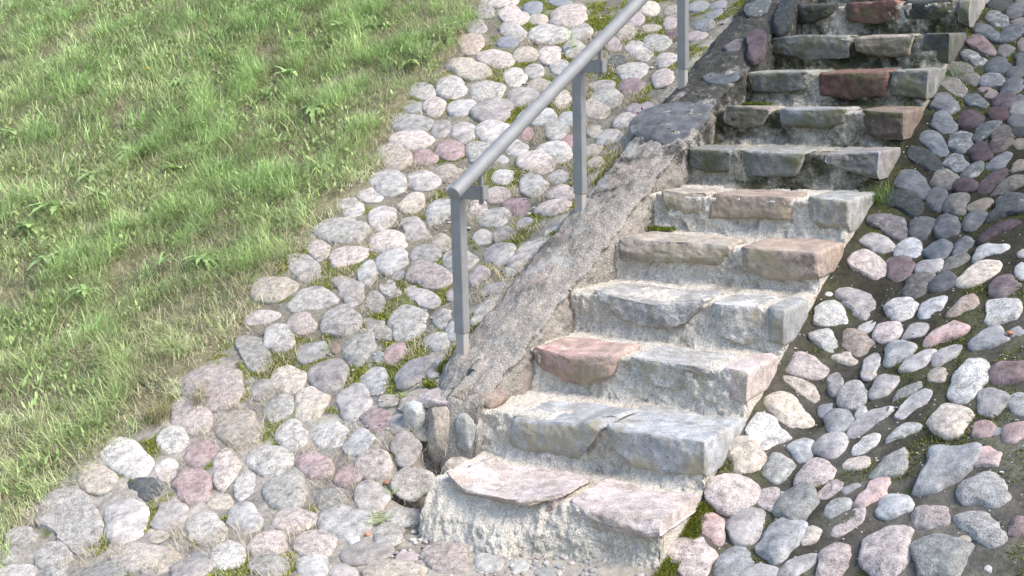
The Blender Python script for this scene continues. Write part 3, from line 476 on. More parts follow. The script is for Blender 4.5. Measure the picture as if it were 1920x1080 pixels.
# ---------------------------------------------------------------- noise (numpy gradient noise)
_perm = np.random.default_rng(3).integers(0, 2**31, 4096)
def _h(ix, iy, iz):
    h = _perm[(ix * 73 + 19) & 4095]; h = _perm[(h ^ (iy * 151 + 7)) & 4095]; h = _perm[(h ^ (iz * 283 + 3)) & 4095]
    return (h & 65535) / 32768.0 - 1
def vnoise(p):
    f = np.floor(p); i = f.astype(np.int64); t = p - f; t = t * t * (3 - 2 * t); r = 0
    for a in (0, 1):
        wx = t[:, 0] if a else 1 - t[:, 0]
        for b in (0, 1):
            wy = t[:, 1] if b else 1 - t[:, 1]
            for c in (0, 1):
                wz = t[:, 2] if c else 1 - t[:, 2]
                r = r + wx * wy * wz * _h(i[:, 0] + a, i[:, 1] + b, i[:, 2] + c)
    return r
def fbm(p, s, o=4, g=.5):
    p = np.asarray(p, float); r = 0; a = 1
    for k in range(o):
        r = r + a * vnoise(p * s + 17.3 * k); s *= 2.03; a *= g
    return r
# ---------------------------------------------------------------- mesh + object helpers
def mesh_np(name, V, F, mats=(), smooth=True, col=None):
    """V (n,3); F a list of (m,k) integer arrays"""
    me = bpy.data.meshes.new(name); V = np.asarray(V, np.float32)
    F = [np.asarray(f, np.int32) for f in (F if isinstance(F, list) else [F])]
    me.vertices.add(len(V)); me.vertices.foreach_set("co", V.ravel())
    nl = sum(f.size for f in F); nf = sum(len(f) for f in F)
    me.loops.add(nl); me.loops.foreach_set("vertex_index", np.concatenate([f.ravel() for f in F]))
    tot = np.concatenate([np.full(len(f), f.shape[1], np.int32) for f in F])
    me.polygons.add(nf); me.polygons.foreach_set("loop_start", (np.cumsum(tot) - tot).astype(np.int32))
    me.update(calc_edges=True)
    me.polygons.foreach_set("use_smooth", np.full(nf, smooth))
    if col is not None:
        at = me.color_attributes.new("tint", 'FLOAT_COLOR', 'POINT')
        c = np.ones((len(V), 4), np.float32); c[:, :3] = col; at.data.foreach_set("color", c.ravel())
    for m in mats: me.materials.append(m)
    me.validate(); return me
def add(name, me, parent=None, M=None):
    o = bpy.data.objects.new(name, me); SC.collection.objects.link(o)
    if parent: o.parent = parent
    if M is not None: o.matrix_world = M if parent is None else M
    return o
def tag(o, label=None, cat=None, group=None, kind=None):
    if label: o["label"] = label
    if cat: o["category"] = cat
    if group: o["group"] = group
    if kind: o["kind"] = kind
    return o
def empty(name, loc, label, cat, group=None):
    o = bpy.data.objects.new(name, None); o.empty_display_size = .05; SC.collection.objects.link(o); o.location = loc
    return tag(o, label, cat, group)
def grid_faces(nu, nv, wrap=False):
    i = np.arange(nu - 1)[:, None]; j = np.arange(nv if wrap else nv - 1)[None, :]; j2 = (j + 1) % nv
    return np.stack([i * nv + j, (i + 1) * nv + j, (i + 1) * nv + j2, i * nv + j2], -1).reshape(-1, 4)
# ---------------------------------------------------------------- materials
def nt(name):
    m = bpy.data.materials.new(name); m.use_nodes = True; t = m.node_tree; b = t.nodes["Principled BSDF"]
    return m, t, b
def N(t, typ, **k):
    n = t.nodes.new(typ)
    for a, v in k.items():
        if a.startswith('i_'): n.inputs[a[2:].replace('_', ' ')].default_value = v
        else: setattr(n, a, v)
    return n
def ramp(t, src, p0, p1, c0=(0, 0, 0, 1), c1=(1, 1, 1, 1)):
    r = t.nodes.new("ShaderNodeValToRGB"); e = r.color_ramp.elements
    e[0].position = p0; e[1].position = p1; e[0].color = c0; e[1].color = c1
    t.links.new(src, r.inputs[0]); return r.outputs[0]
def mix(t, f, a, b, mode='MIX'):
    m = t.nodes.new("ShaderNodeMix"); m.data_type = 'RGBA'; m.blend_type = mode
    for s, v in ((m.inputs[0], f), (m.inputs[6], a), (m.inputs[7], b)):
        if hasattr(v, 'is_linked'): t.links.new(v, s)
        elif isinstance(v, tuple): s.default_value = v if len(v) == 4 else (*v, 1)
        else: s.default_value = v
    return m.outputs[2]
def noise(t, vec, s, d=4, r=.55):
    n = N(t, "ShaderNodeTexNoise"); n.inputs["Scale"].default_value = s; n.inputs["Detail"].default_value = d; n.inputs["Roughness"].default_value = r
    t.links.new(vec, n.inputs["Vector"]); return n.outputs[0]
def coords(t, world=False):
    tc = N(t, "ShaderNodeTexCoord"); v = tc.outputs["Object"]
    oi = N(t, "ShaderNodeObjectInfo")
    if world: return v, oi
    s = N(t, "ShaderNodeVectorMath", operation='SCALE'); s.inputs[0].default_value = (37, 51, 23); t.links.new(oi.outputs["Random"], s.inputs[3])
    a = N(t, "ShaderNodeVectorMath", operation='ADD'); t.links.new(v, a.inputs[0]); t.links.new(s.outputs[0], a.inputs[1])
    return a.outputs[0], oi
def bump(t, b, h, st=.4, d=.004, prev=None):
    n = N(t, "ShaderNodeBump"); n.inputs["Strength"].default_value = st; n.inputs["Distance"].default_value = d
    t.links.new(h, n.inputs["Height"])
    if prev: t.links.new(prev, n.inputs["Normal"])
    t.links.new(n.outputs[0], b.inputs["Normal"]); return n.outputs[0]
def stone_mat(name, c0, c1, grain=.5, dark=(.05, .05, .05), lichen=.35, scale=1., stain=None, stain_k=.5):
    m, t, b = nt(name); v, oi = coords(t)
    n1 = noise(t, v, 9 * scale, 5, .6); c = mix(t, ramp(t, n1, .35, .65), c0, c1)
    nm = noise(t, v, 28 * scale, 5, .7); c = mix(t, .8, c, ramp(t, nm, .3, .7, (.2, .2, .2, 1), (.8, .8, .8, 1)), 'OVERLAY')
    gr = noise(t, v, 17 * scale, 7, .8); c = mix(t, ramp(t, gr, .56, .72, (0, 0, 0, 1), (.6, .6, .6, 1)), c, (.15, .14, .105))
    n2 = noise(t, v, 260, 3, .7)
    c = mix(t, grain, c, ramp(t, n2, .3, .7, (.12, .12, .12, 1), (.88, .88, .88, 1)), 'OVERLAY')
    n3 = noise(t, v, 190, 2, .5); c = mix(t, ramp(t, n3, .62, .70), c, dark)
    n5 = noise(t, v, 14 * scale, 6, .75); lm = ramp(t, n5, .72 - .28 * lichen, .80 - .2 * lichen)
    lc = N(t, "ShaderNodeMath", operation='MULTIPLY'); t.links.new(lm, lc.inputs[0]); lc.inputs[1].default_value = .5
    c = mix(t, lc.outputs[0], c, (.48, .47, .43))
    if stain:
        n6 = noise(t, v, 7, 5, .65); sm = ramp(t, n6, .42, .62)
        sc_ = N(t, "ShaderNodeMath", operation='MULTIPLY'); t.links.new(sm, sc_.inputs[0]); sc_.inputs[1].default_value = stain_k
        c = mix(t, sc_.outputs[0], c, stain)
    vr = N(t, "ShaderNodeMapRange"); t.links.new(oi.outputs["Random"], vr.inputs[0]); vr.inputs[3].default_value = .78; vr.inputs[4].default_value = 1.22
    hs = N(t, "ShaderNodeHueSaturation"); t.links.new(vr.outputs[0], hs.inputs["Value"]); t.links.new(c, hs.inputs["Color"])
    t.links.new(hs.outputs[0], b.inputs["Base Color"]); b.inputs["Roughness"].default_value = .85; b.inputs["Specular IOR Level"].default_value = .25
    p = bump(t, b, noise(t, v, 38 * scale, 8, .68), .35 + .55 * grain, .013); bump(t, b, n2, .5, .0025, p)
    return m
def tuned(k, a=1.0): return tuple(x * a for x in k)
SAT = dict(p=.5, P=.6, b=.36, v=.36, m=.62, o=.62, t=.85, w=.7, g=.9, d=.8, R=.8, Q=.8)
COL0 = dict(w=((.46, .44, .40), (.33, .32, .305), .95), g=((.30, .30, .28), (.22, .23, .22), .5), d=((.10, .115, .105), (.065, .08, .08), .5),
           b=((.24, .265, .285), (.31, .33, .34), .3), v=((.35, .30, .28), (.29, .26, .26), .25), p=((.48, .345, .30), (.40, .31, .28), .7),
           P=((.46, .24, .21), (.42, .29, .26), .3), m=((.20, .10, .105), (.26, .16, .165), .4), t=((.45, .385, .30), (.37, .32, .27), .45), o=((.34, .22, .15), (.28, .21, .16), .6),
           R=((.26, .10, .08), (.33, .18, .13), .5), Q=((.52, .30, .25), (.46, .33, .28), .5))
def desat(c, k):
    l = .3 * c[0] + .55 * c[1] + .15 * c[2]; return tuple(l + (x - l) * k for x in c)
COL = {k: (desat(a, SAT[k]), desat(b_, SAT[k]), g_) for k, (a, b_, g_) in COL0.items()}
def lerp(a, b, k): return tuple(x * (1 - k) + y * k for x, y in zip(a, b))
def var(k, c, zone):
    if zone == 'L': return lerp(c, (.52, .45, .355), .30) if k not in 'Pdm' else lerp(c, (.47, .44, .395), .1)  # left bank: pale hazy veil mixed into the stone colours
    if zone == 'U': return tuple(x * q for x, q in zip(c, (.33, .36, .39)))  # upper right bank: cool shade painted into the stone colours
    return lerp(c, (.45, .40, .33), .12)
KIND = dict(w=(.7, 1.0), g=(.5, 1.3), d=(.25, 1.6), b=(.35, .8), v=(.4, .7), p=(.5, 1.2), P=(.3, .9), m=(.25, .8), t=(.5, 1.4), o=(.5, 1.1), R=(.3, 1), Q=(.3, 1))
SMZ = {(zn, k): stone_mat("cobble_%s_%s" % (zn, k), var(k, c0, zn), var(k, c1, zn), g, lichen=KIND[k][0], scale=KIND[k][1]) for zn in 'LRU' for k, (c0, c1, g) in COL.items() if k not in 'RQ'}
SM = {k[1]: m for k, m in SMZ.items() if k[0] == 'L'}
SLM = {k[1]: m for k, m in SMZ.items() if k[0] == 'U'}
STAIN = (.25, .21, .13)
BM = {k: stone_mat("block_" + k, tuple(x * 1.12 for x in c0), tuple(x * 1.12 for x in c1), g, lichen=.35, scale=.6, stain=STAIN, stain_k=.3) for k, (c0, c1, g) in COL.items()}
BU = {k: stone_mat('block_upper_' + k, tuple(x * .8 for x in c0), tuple(x * .7 for x in c1), g, lichen=.25, scale=.6, stain=STAIN, stain_k=.3) for k, (c0, c1, g) in COL.items()}  # upper steps: shade darkened into the block colours
BFU = {k: stone_mat('block_upper_front_' + k, tuple(x * .5 for x in c0), tuple(x * .42 for x in c1), g, lichen=.15, scale=.6, stain=(.085, .085, .04), stain_k=.8) for k, (c0, c1, g) in COL.items()}  # upper fronts: algae stain, plus shade darkened into the colours
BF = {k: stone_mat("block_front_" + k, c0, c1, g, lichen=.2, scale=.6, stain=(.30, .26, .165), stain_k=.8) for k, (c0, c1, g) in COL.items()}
# mortar of the stairs: pale, gritty with embedded grains
def mortar_mat(name, c0, c1, darkc, lo=.5, green=.35, crust=None):
    m, t, b = nt(name); v, oi = coords(t, True)
    c = mix(t, ramp(t, noise(t, v, 5, 5, .65), .35, .65), c0, c1)
    vo = N(t, "ShaderNodeTexVoronoi"); vo.inputs["Scale"].default_value = 105; t.links.new(v, vo.inputs["Vector"])
    sep = N(t, "ShaderNodeSeparateColor"); t.links.new(vo.outputs["Color"], sep.inputs[0])
    peb = mix(t, ramp(t, sep.outputs[0], .3, .95), (.30, .25, .21), (.66, .62, .60))
    c = mix(t, ramp(t, vo.outputs["Distance"], .28, .42, (.5, .5, .5, 1), (0, 0, 0, 1)), c, peb)
    c = mix(t, .7, c, ramp(t, noise(t, v, 240, 3, .7), .3, .7, (.15, .15, .15, 1), (.85, .85, .85, 1)), 'OVERLAY')
    c = mix(t, ramp(t, noise(t, v, 3.2, 7, .72), lo, lo + .14), c, darkc)
    if crust:
        c = mix(t, ramp(t, noise(t, v, 4.1, 4, .6), .55, .60, (0, 0, 0, 1), (.55, .55, .55, 1)), c, (.31, .255, .22)); c = mix(t, ramp(t, noise(t, v, 5.3, 5, .6), .58, .62, (0, 0, 0, 1), (.6, .6, .6, 1)), c, (.36, .36, .335))
    c = mix(t, ramp(t, noise(t, v, 8, 6, .7), .6, .78, (0, 0, 0, 1), (green, green, green, 1)), c, (.16, .17, .06))
    if crust:   # black lichen crust that thickens towards the upper part of the curb
        sx = N(t, "ShaderNodeSeparateXYZ"); t.links.new(v, sx.inputs[0]); mr = N(t, "ShaderNodeMapRange"); t.links.new(sx.outputs[1], mr.inputs[0])
        mr.inputs[1].default_value = .6; mr.inputs[2].default_value = 2.6; mr.inputs[3].default_value = -.12; mr.inputs[4].default_value = .20
        ad = N(t, "ShaderNodeMath", operation='ADD'); t.links.new(mr.outputs[0], ad.inputs[0]); t.links.new(noise(t, v, 7, 8, .75), ad.inputs[1])
        c = mix(t, ramp(t, ad.outputs[0], .54, .64), c, crust)
    t.links.new(c, b.inputs["Base Color"]); b.inputs["Roughness"].default_value = .93; b.inputs["Specular IOR Level"].default_value = .15
    vd = N(t, "ShaderNodeMath", operation='MULTIPLY'); t.links.new(vo.outputs["Distance"], vd.inputs[0]); vd.inputs[1].default_value = -1
    p = bump(t, b, noise(t, v, 60, 6, .7), .7, .012); bump(t, b, vd.outputs[0], .55, .006, p)
    return m
M_MORTAR = mortar_mat("stair_mortar", (.56, .52, .45), (.45, .415, .35), (.19, .17, .12), .58)
M_MORTAR_UP = mortar_mat("stair_mortar_mossy_shaded", (.40, .37, .31), (.26, .245, .20), (.045, .045, .025), .42, .6)  # more moss, and upper-step shade painted into the mortar colours
M_CURB = mortar_mat("curb_mortar", (.30, .275, .24), (.20, .19, .165), (.13, .12, .105), .50, .35, (.055, .055, .05))
# ground between the stones: vertex tint, with upper-right shade darkened into it
def ground_mat():
    m, t, b = nt("ground_mortar_and_soil"); v, oi = coords(t, True)
    at = N(t, "ShaderNodeAttribute", attribute_name="tint")
    c = at.outputs["Color"]
    c = mix(t, .6, c, ramp(t, noise(t, v, 34, 6, .7), .3, .7, (.2, .2, .2, 1), (.8, .8, .8, 1)), 'OVERLAY')
    vo = N(t, "ShaderNodeTexVoronoi"); vo.inputs["Scale"].default_value = 75; t.links.new(v, vo.inputs["Vector"])
    sep = N(t, "ShaderNodeSeparateColor"); t.links.new(vo.outputs["Color"], sep.inputs[0])
    grit = ramp(t, sep.outputs[1], .93, .95); ms = N(t, "ShaderNodeMath", operation='MULTIPLY'); t.links.new(grit, ms.inputs[0])
    dd = ramp(t, vo.outputs["Distance"], .2, .32, (1, 1, 1, 1), (0, 0, 0, 1)); t.links.new(dd, ms.inputs[1])
    c = mix(t, ms.outputs[0], c, (.45, .43, .40))
    t.links.new(c, b.inputs["Base Color"]); b.inputs["Roughness"].default_value = .95; b.inputs["Specular IOR Level"].default_value = .1
    p = bump(t, b, noise(t, v, 70, 6, .7), .8, .012); bump(t, b, ms.outputs[0], .5, .004, p)
    return m
M_GROUND = ground_mat()
def leaf_mat(name, attr=True, col=(.1, .2, .04), rough=.6, trans=.35):
    m, t, b = nt(name)
    if attr:
        at = N(t, "ShaderNodeAttribute", attribute_name="tint"); c = at.outputs["Color"]
    else:
        v, oi = coords(t); c = mix(t, noise(t, v, 30, 3), col, tuple(x * 1.6 for x in col))
    t.links.new(c, b.inputs["Base Color"]); b.inputs["Roughness"].default_value = rough; b.inputs["Specular IOR Level"].default_value = .3
    tr = N(t, "ShaderNodeBsdfTranslucent"); t.links.new(c, tr.inputs[0])
    ms = N(t, "ShaderNodeMixShader"); ms.inputs[0].default_value = trans
    out = t.nodes["Material Output"]; t.links.new(b.outputs[0], ms.inputs[1]); t.links.new(tr.outputs[0], ms.inputs[2]); t.links.new(ms.outputs[0], out.inputs[0])
    return m
M_GRASS = leaf_mat("grass_blades"); M_STRAW = leaf_mat("dry_straw", trans=.2); M_MOSS = leaf_mat("moss", trans=.15, rough=.9)
M_WEED = leaf_mat("weed_leaf", False, (.27, .38, .15)); M_WEED2 = leaf_mat("weed_leaf_pale", False, (.33, .44, .19)); M_RED = leaf_mat("red_leaf", False, (.14, .03, .05))
M_YEL = leaf_mat("yellow_petal", False, (.75, .60, .03))
def metal_mat():
    m, t, b = nt("grey_painted_steel"); v, oi = coords(t)
    c = mix(t, ramp(t, noise(t, v, 14, 5, .6), .35, .7), (.19, .195, .195), (.24, .243, .24))
    c = mix(t, ramp(t, noise(t, v, 60, 4, .7), .68, .74), c, (.25, .13, .08))
    t.links.new(c, b.inputs["Base Color"]); b.inputs["Metallic"].default_value = .15; b.inputs["Roughness"].default_value = .62
    bump(t, b, noise(t, v, 120, 4), .12, .001); return m
def rust_mat():
    m, t, b = nt("rusty_steel"); v, oi = coords(t)
    c = mix(t, ramp(t, noise(t, v, 40, 5, .7),   .5, .72), (.30, .29, .275), (.33, .24, .19))
    t.links.new(c, b.inputs["Base Color"]); b.inputs["Roughness"].default_value = .7; return m
M_METAL = metal_mat(); M_RUST = rust_mat()
# ---------------------------------------------------------------- grass edge
EX = np.array(EDGE)
def in_grass(x, y, m=0.):
    """signed distance-like value: positive on the grass side of the cobble edge"""
    xb = np.interp(y, EX[:, 1], EX[:, 0], left=EX[0, 0], right=EX[-1, 0])
    xb = np.where(y > EX[-1, 1], EX[-1, 0] - .6 * (y - EX[-1, 1]) * 0, xb)
    yb = EX[0, 1]
    return np.where(y < yb, (xb - x) - 1.2 * (yb - y), xb - x) - m
# ---------------------------------------------------------------- the ground sheet
def build_ground():
    xs = np.concatenate([np.linspace(-45, -9.2, 30), np.arange(-9, -4.2, .08), np.arange(-4.2, 1.55, .016), np.linspace(1.7, 8, 25), np.linspace(10, 45, 12)])
    ys = np.concatenate([np.linspace(-45, -3, 25), np.arange(-2.8, -.9, .08), np.arange(-.9, 4.9, .016), np.arange(4.95, 9, .12), np.linspace(9.5, 45, 18)])
    X, Y = np.meshgrid(xs, ys, indexing='ij'); x = X.ravel(); y = Y.ravel(); z = ground(x, y)
    P = np.stack([x, y, x * 0], 1); g = sstep(-.16, -.02, in_grass(x, y) + .05 * fbm(np.stack([x, y, x * 0], 1), 9, 2))
    n1 = fbm(P, 2.2, 3); n2 = fbm(P, 14, 3); n3 = fbm(P, 55, 2)
    z = z + .012 * n1 * (1 + 2 * g) * sstep(.02, .12, np.abs(x + .5) - .45) + .006 * n2 + .003 * n3
    inside = sstep(-1.2, -1.14, x) * sstep(-.015, -.03, x) * sstep(.01, .05, y) * sstep(4.75, 4.7, y)
    z = z - .14 * inside
    pale = np.array([.34, .31, .26]); dark = np.array([.045, .042, .030]); grey = np.array([.13, .12, .10]); soil = np.array([.20, .185, .11]); moss = np.array([.11, .135, .035])
    c = np.tile(pale, (len(x), 1)); m = .5 + .5 * np.clip(fbm(P + 5, 4, 4) * 1.6, -1, 1)
    def mx(c, k, col): return c * (1 - k[:, None]) + np.asarray(col) * k[:, None]
    c = mx(c, .55 * m, (.22, .20, .175)); c = mx(c, .6 * sstep(.3, 1.2, y) * sstep(-1.32, -1.5, x) , (.13, .12, .075))
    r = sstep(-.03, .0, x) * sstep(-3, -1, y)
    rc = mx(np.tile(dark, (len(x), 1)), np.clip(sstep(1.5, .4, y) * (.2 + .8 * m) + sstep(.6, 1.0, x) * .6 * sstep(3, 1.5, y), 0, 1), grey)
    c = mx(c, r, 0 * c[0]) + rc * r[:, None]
    c = mx(c, r * sstep(1.3, 2.2, y) * .7, (.022, .022, .015))  # painted shade: soil darkens up the right bank
    mm = sstep(.0, .3, fbm(P + 31, 5.5, 4)) * (.85 * sstep(-1.35, -1.6, x) + .15 * r)
    c = mx(c, mm, moss); c = mx(c, g, soil)
    c = c * (1 + .25 * n2)[:, None]
    me = mesh_np("ground", np.stack([x, y, z], 1), grid_faces(len(xs), len(ys)), [M_GROUND], True, np.clip(c, .01, 1))
    me.flip_normals() if me.polygons[0].normal.z < 0 else None
    o = add("ground", me); tag(o, "sloping mortar bed and grassy soil of the embankment", None, None, "structure"); return o
build_ground()
# ---------------------------------------------------------------- cobbles
def ico(n):
    import bmesh
    bm = bmesh.new(); bmesh.ops.create_icosphere(bm, subdivisions=n, radius=1); V = np.array([v.co[:] for v in bm.verts]); F = np.array([[v.index for v in f.verts] for f in bm.faces]); bm.free(); return V, F
ICO = {k: ico(k) for k in (3, 4, 5)}
def frame(x, y):
    e = .03; gx = float(ground(x + e, y) - ground(x - e, y)) / (2 * e); gy = float(ground(x, y + e) - ground(x, y - e)) / (2 * e)
    n = Vector((-gx, -gy, 1)).normalized(); e1 = (Vector((1, 0, 0)) - n * n.x).normalized(); e2 = n.cross(e1)
    return e1, e2, n
def rock_verts(r, H, seed, angular, lod, flat=False, sink=.75):
    V, F = ICO[lod]; rg = np.random.default_rng(seed); d = V.copy()
    # facets: clip the unit ball by a few planes
    k = 9 if angular else 5
    for _ in range(k + 3):
        n = rg.normal(size=3); n[:2] *= (.75 if angular else .6); n[2] = abs(n[2]) + .12; n /= np.linalg.norm(n); h = rg.uniform(.74, .92) if angular else rg.uniform(.86, .97)
        s = d @ n - h; d = d - np.outer(np.maximum(s, 0) * (.93 if angular else .8), n)
    if flat: d[:, 2] = np.minimum(d[:, 2], .45)
    R = np.asarray(r, float) / 1000 * 1.05; A = np.arctan2(V[:, 1], V[:, 0]); nr = len(R)
    rr = np.interp((A + math.pi) / (2 * math.pi) * nr, np.arange(nr + 1), np.r_[R, R[0]])
    if not flat: ph = rg.uniform(0, 6.28, 4); rr = rr * (1 + (.030 if angular else .055) * np.sin(2 * A + ph[0]) + (.022 if angular else .05) * np.sin(3 * A + ph[1]) + .028 * np.sin(4 * A + ph[2]) + .022 * np.sin(5 * A + ph[3]))
    # smooth the outline near the pole so it does not star
    ro = np.hypot(V[:, 0], V[:, 1]); rr = rr * sstep(0, .5, ro) + R.mean() * (1 - sstep(0, .5, ro))
    q = np.hypot(d[:, 0], d[:, 1]); qs = np.where(q > 1e-6, np.minimum(q, 1) ** .8 / np.maximum(q, 1e-6), 1)
    x = d[:, 0] * rr * qs; y = d[:, 1] * rr * qs
    z = np.sign(d[:, 2]) * np.abs(d[:, 2]) ** .75 * H
    z = np.where(d[:, 2] < 0, z * sink, z)
    P = np.stack([x, y, z], 1); s = R.mean(); off = rg.uniform(0, 90, 3)
    nn = V / np.linalg.norm(V, axis=1)[:, None]
    a = fbm(P / s + off, 1.1, 3) * .05 * s * (1.3 if angular else 1.0) + fbm(P / s + off, 4.5, 4) * .013 * s
    return P + nn * a[:, None] * np.array([1, 1, .7]), F
ORD = 'zeroth first second third fourth fifth sixth seventh eighth ninth tenth eleventh twelfth thirteenth fourteenth fifteenth sixteenth seventeenth eighteenth nineteenth twentieth'.split()
CN = dict(w='speckled white', g='mid grey', d='dark green-grey', b='blue-grey', v='mauve-grey', p='pale pink', P='rosy pink', m='dark maroon', t='beige', o='rusty brown')
def cobble_label(c, sz, sh, side, row, n):
    wh = 'right of stairs' if side == 'R' else 'left of stairs'; w = ORD[n] if n <= 20 else str(n) + 'th'
    if row >= 1: pos = f"{wh} beside {ORD[row]} step, {w} from the stairs"
    elif row == 0: pos = f"{wh} just below first step, {w} from the stairs"
    else: pos = f"{wh} at the lowest edge, {w} from the stairs"
    return f"{sz} {CN[c]} {sh} cobble {pos}"
side_x = lambda x, y: x > 0 and y > 1.65  # upper-right zone, where pebble colours are darkened as shade
pebV, pebF, nb, smallV, SITES = [], [], 0, [], []
for k, (x, y, H, c, ang, sz, sh, side, row, n, r) in enumerate(STONES):
    e1, e2, nn = frame(x, y); SITES.append((x, y, np.mean(r) / 1000, max(r) / 1000))
    H = H / 1000 * (1.05 if side == 'R' else .74)
    P, F = rock_verts(np.array(r) * (1.045 if side == 'L' or x < 0 else 1.12), H, 100 + k, ang, 5 if k < 60 else 4, flat=(ang and k % 7 == 0))
    M = Matrix(((e1.x, e2.x, nn.x, x), (e1.y, e2.y, nn.y, y), (e1.z, e2.z, nn.z, float(ground(x, y)) + (-.003 if side == 'L' and sz else -.003) + .012 * float(fbm(np.array([[x, y, 0.]]), 2.2, 3)[0])), (0, 0, 0, 1)))
    if sz:
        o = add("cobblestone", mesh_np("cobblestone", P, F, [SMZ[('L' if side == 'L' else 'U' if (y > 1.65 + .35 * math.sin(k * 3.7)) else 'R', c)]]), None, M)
        tag(o, cobble_label(c, sz, sh, side, row, n), "cobblestone", "cobbles bedded " + ("right" if side == 'R' else "left") + " of the stairs")
    else:
        Mn = np.array(M); pebV.append((P @ Mn[:3, :3].T + Mn[:3, 3], F, c, .42 if side_x(x, y) else .9))
# ---------------------------------------------------------------- pebbles and grit
V0, F0 = ICO[3]; VV = []; FF = []; CC = []; nb = 0
STON = np.array(SITES)
for P, F, c, dk in pebV:
    VV.append(P); FF.append(F + nb); nb += len(P); CC.append(np.tile(np.array(COL[c][0]) * dk, (len(P), 1)) * (1 + .25 * fbm(P, 60, 3))[:, None])
import bmesh as _b
_bm = _b.new(); _b.ops.create_icosphere(_bm, subdivisions=2, radius=1); v2 = np.array([v.co[:] for v in _bm.verts]); f2 = np.array([[v.index for v in f.verts] for f in _bm.faces]); _bm.free()
def scatter_pebbles(n, x0, x1, y0, y1, s0, s1, keep=None):
    global nb
    X = rng.uniform(x0, x1, n); Y = rng.uniform(y0, y1, n)
    ok = ~((X > -1.2) & (X < 0.01) & (Y > -.02)) & (in_grass(X, Y) < -.02)
    if keep is not None: ok &= keep(X, Y)
    X = X[ok]; Y = Y[ok]; Z = ground(X, Y); pal = np.array([COL[c][0] for c in 'wgbvptw'])
    for x, y, z in zip(X, Y, Z):
        s = rng.uniform(s0, s1) * rng.uniform(.5, 1); P = v2 * (s * rng.uniform(.7, 1.3), s * rng.uniform(.7, 1.3), s * .6)
        P = P * (1 + .25 * fbm(v2 + rng.uniform(0, 50), 1.5, 2))[:, None]
        VV.append(P + (x, y, z + s * .1)); FF.append(f2 + nb); nb += len(P); CC.append(np.tile(pal[rng.integers(7)] * rng.uniform(.7, 1.15), (len(P), 1)))
scatter_pebbles(1500, -1.5, .0, -.7, .0, .004, .016)
scatter_pebbles(700, 0.0, 1.3, -.6, 1.2, .002, .007)
scatter_pebbles(500, -1.6, -1.2, 0, 4.2, .003, .012)
scatter_pebbles(1200, -2.6, -1.2, -.6, 4, .003, .012)
M_PEB = stone_mat("pebbles", (.4, .38, .35), (.3, .3, .3), .5); _t = M_PEB.node_tree
_at = N(_t, "ShaderNodeAttribute", attribute_name="tint"); _t.links.new(mix(_t, .5, _at.outputs["Color"], _at.outputs["Color"]), _t.nodes["Principled BSDF"].inputs["Base Color"])
o = add("pebbles", mesh_np("pebbles", np.concatenate(VV), np.concatenate(FF), [M_PEB], True, np.concatenate(CC)))
tag(o, "small pebbles and grit filling the gaps between the cobbles", None, None, "stuff")
# ---------------------------------------------------------------- the staircase
stairs = empty("stone_staircase", (-.45, 0, 0), "old stone staircase of mortared blocks climbing the embankment between cobbled banks", "staircase")
SX, SY, SZ = stairs.location
NST = 13
CONCV = np.array([p for s in () for p in s])
def step_body(i):
    y0 = (i - 1) * TREAD; z1 = i * RISE; z0 = z1 - RISE; first = i == 1
    base = -.22 if first else -.06
    # profile in (y, z): foot of the riser, riser, tread, back
    zt = z1 - .006
    prof = []
    for s in np.linspace(0, 1, 34 if not first else 60): prof.append((y0 + .012 - .02 * (1 - s) ** 3, z0 + base + s * (zt - .012 - z0 - base), 0))
    prof += [(y0 + .014, zt - .006, 0), (y0 + .022, zt - .001, 0)]
    for s in np.linspace(0, 1, 54): prof.append((y0 + .03 + s * (TREAD + .02), zt, 1))
    prof = np.array(prof); xs = np.linspace(-.925 if first else -1.0, -.004, 190)
    X = np.repeat(xs, len(prof)); Yp = np.tile(prof[:, 0], len(xs)); Zp = np.tile(prof[:, 1], len(xs)); T = np.tile(prof[:, 2], len(xs))
    P = np.stack([X, Yp, Zp], 1)
    n = .013 * fbm(P + 3.3 * i, 7, 4) + .008 * fbm(P, 38, 3) + .004 * fbm(P, 120, 2)
    pocket = sstep(.25, .6, fbm(P + 60 + i, 9, 3)) * np.exp(-((Zp - z0 - .05) / .03) ** 2) * .03 * (i > 5)
    fil = np.exp(-(Zp - z0) / .035) * (T == 0) * .022 if not first else np.exp(-np.maximum(Zp - z0 + .05, 0) / .09) * (T == 0) * .05
    back = np.exp(-(y0 + TREAD - Yp) / .04) * (T == 1) * .012
    ry = np.where(T == 0, -n * 1.2 - fil * (1 + .8 * vnoise(P * 9)) + pocket, 0); rz = np.where(T == 1, .55 * n + back, 0)
    if first:   # the concrete toe spreads to the left and forward
        ry = ry - (.03 + .05 * fbm(P, 3.5, 2)) * sstep(-.15, -.6, X) * (T == 0) * np.clip((.16 - Zp) / .1, 0, 1)
    P = np.stack([X, Yp + ry, Zp + rz], 1)
    e = sstep(-.012, -.0, X)    # soften the right arris
    P[:, 1] += .006 * e * (T == 0)
    nv = len(prof); V = [P]; F = [grid_faces(len(xs), nv)]
    # right side wall: last column and left wall extruded down, with inner columns for roughness
    last = P[-nv:]; Lc = []
    m = 24
    bz = z0 - .3
    for j in range(m + 1):
        s = j / m; q = last.copy(); q[:, 2] = last[:, 2] * (1 - s) + np.minimum(bz, last[:, 2]) * s; q[:, 0] = -.004 + (.004 * vnoise(np.stack([q[:, 0] + 9, q[:, 1] * 12, q[:, 2] * 12], 1)) if j else 0)
        Lc.append(q)
    Lc = np.concatenate(Lc); V.append(Lc); F.append(grid_faces(m + 1, nv) + len(P))
    V = np.concatenate(V) - np.array([SX, SY, SZ]); me = mesh_np("step", V, F, [M_MORTAR if i < 7 else M_MORTAR_UP]); return me
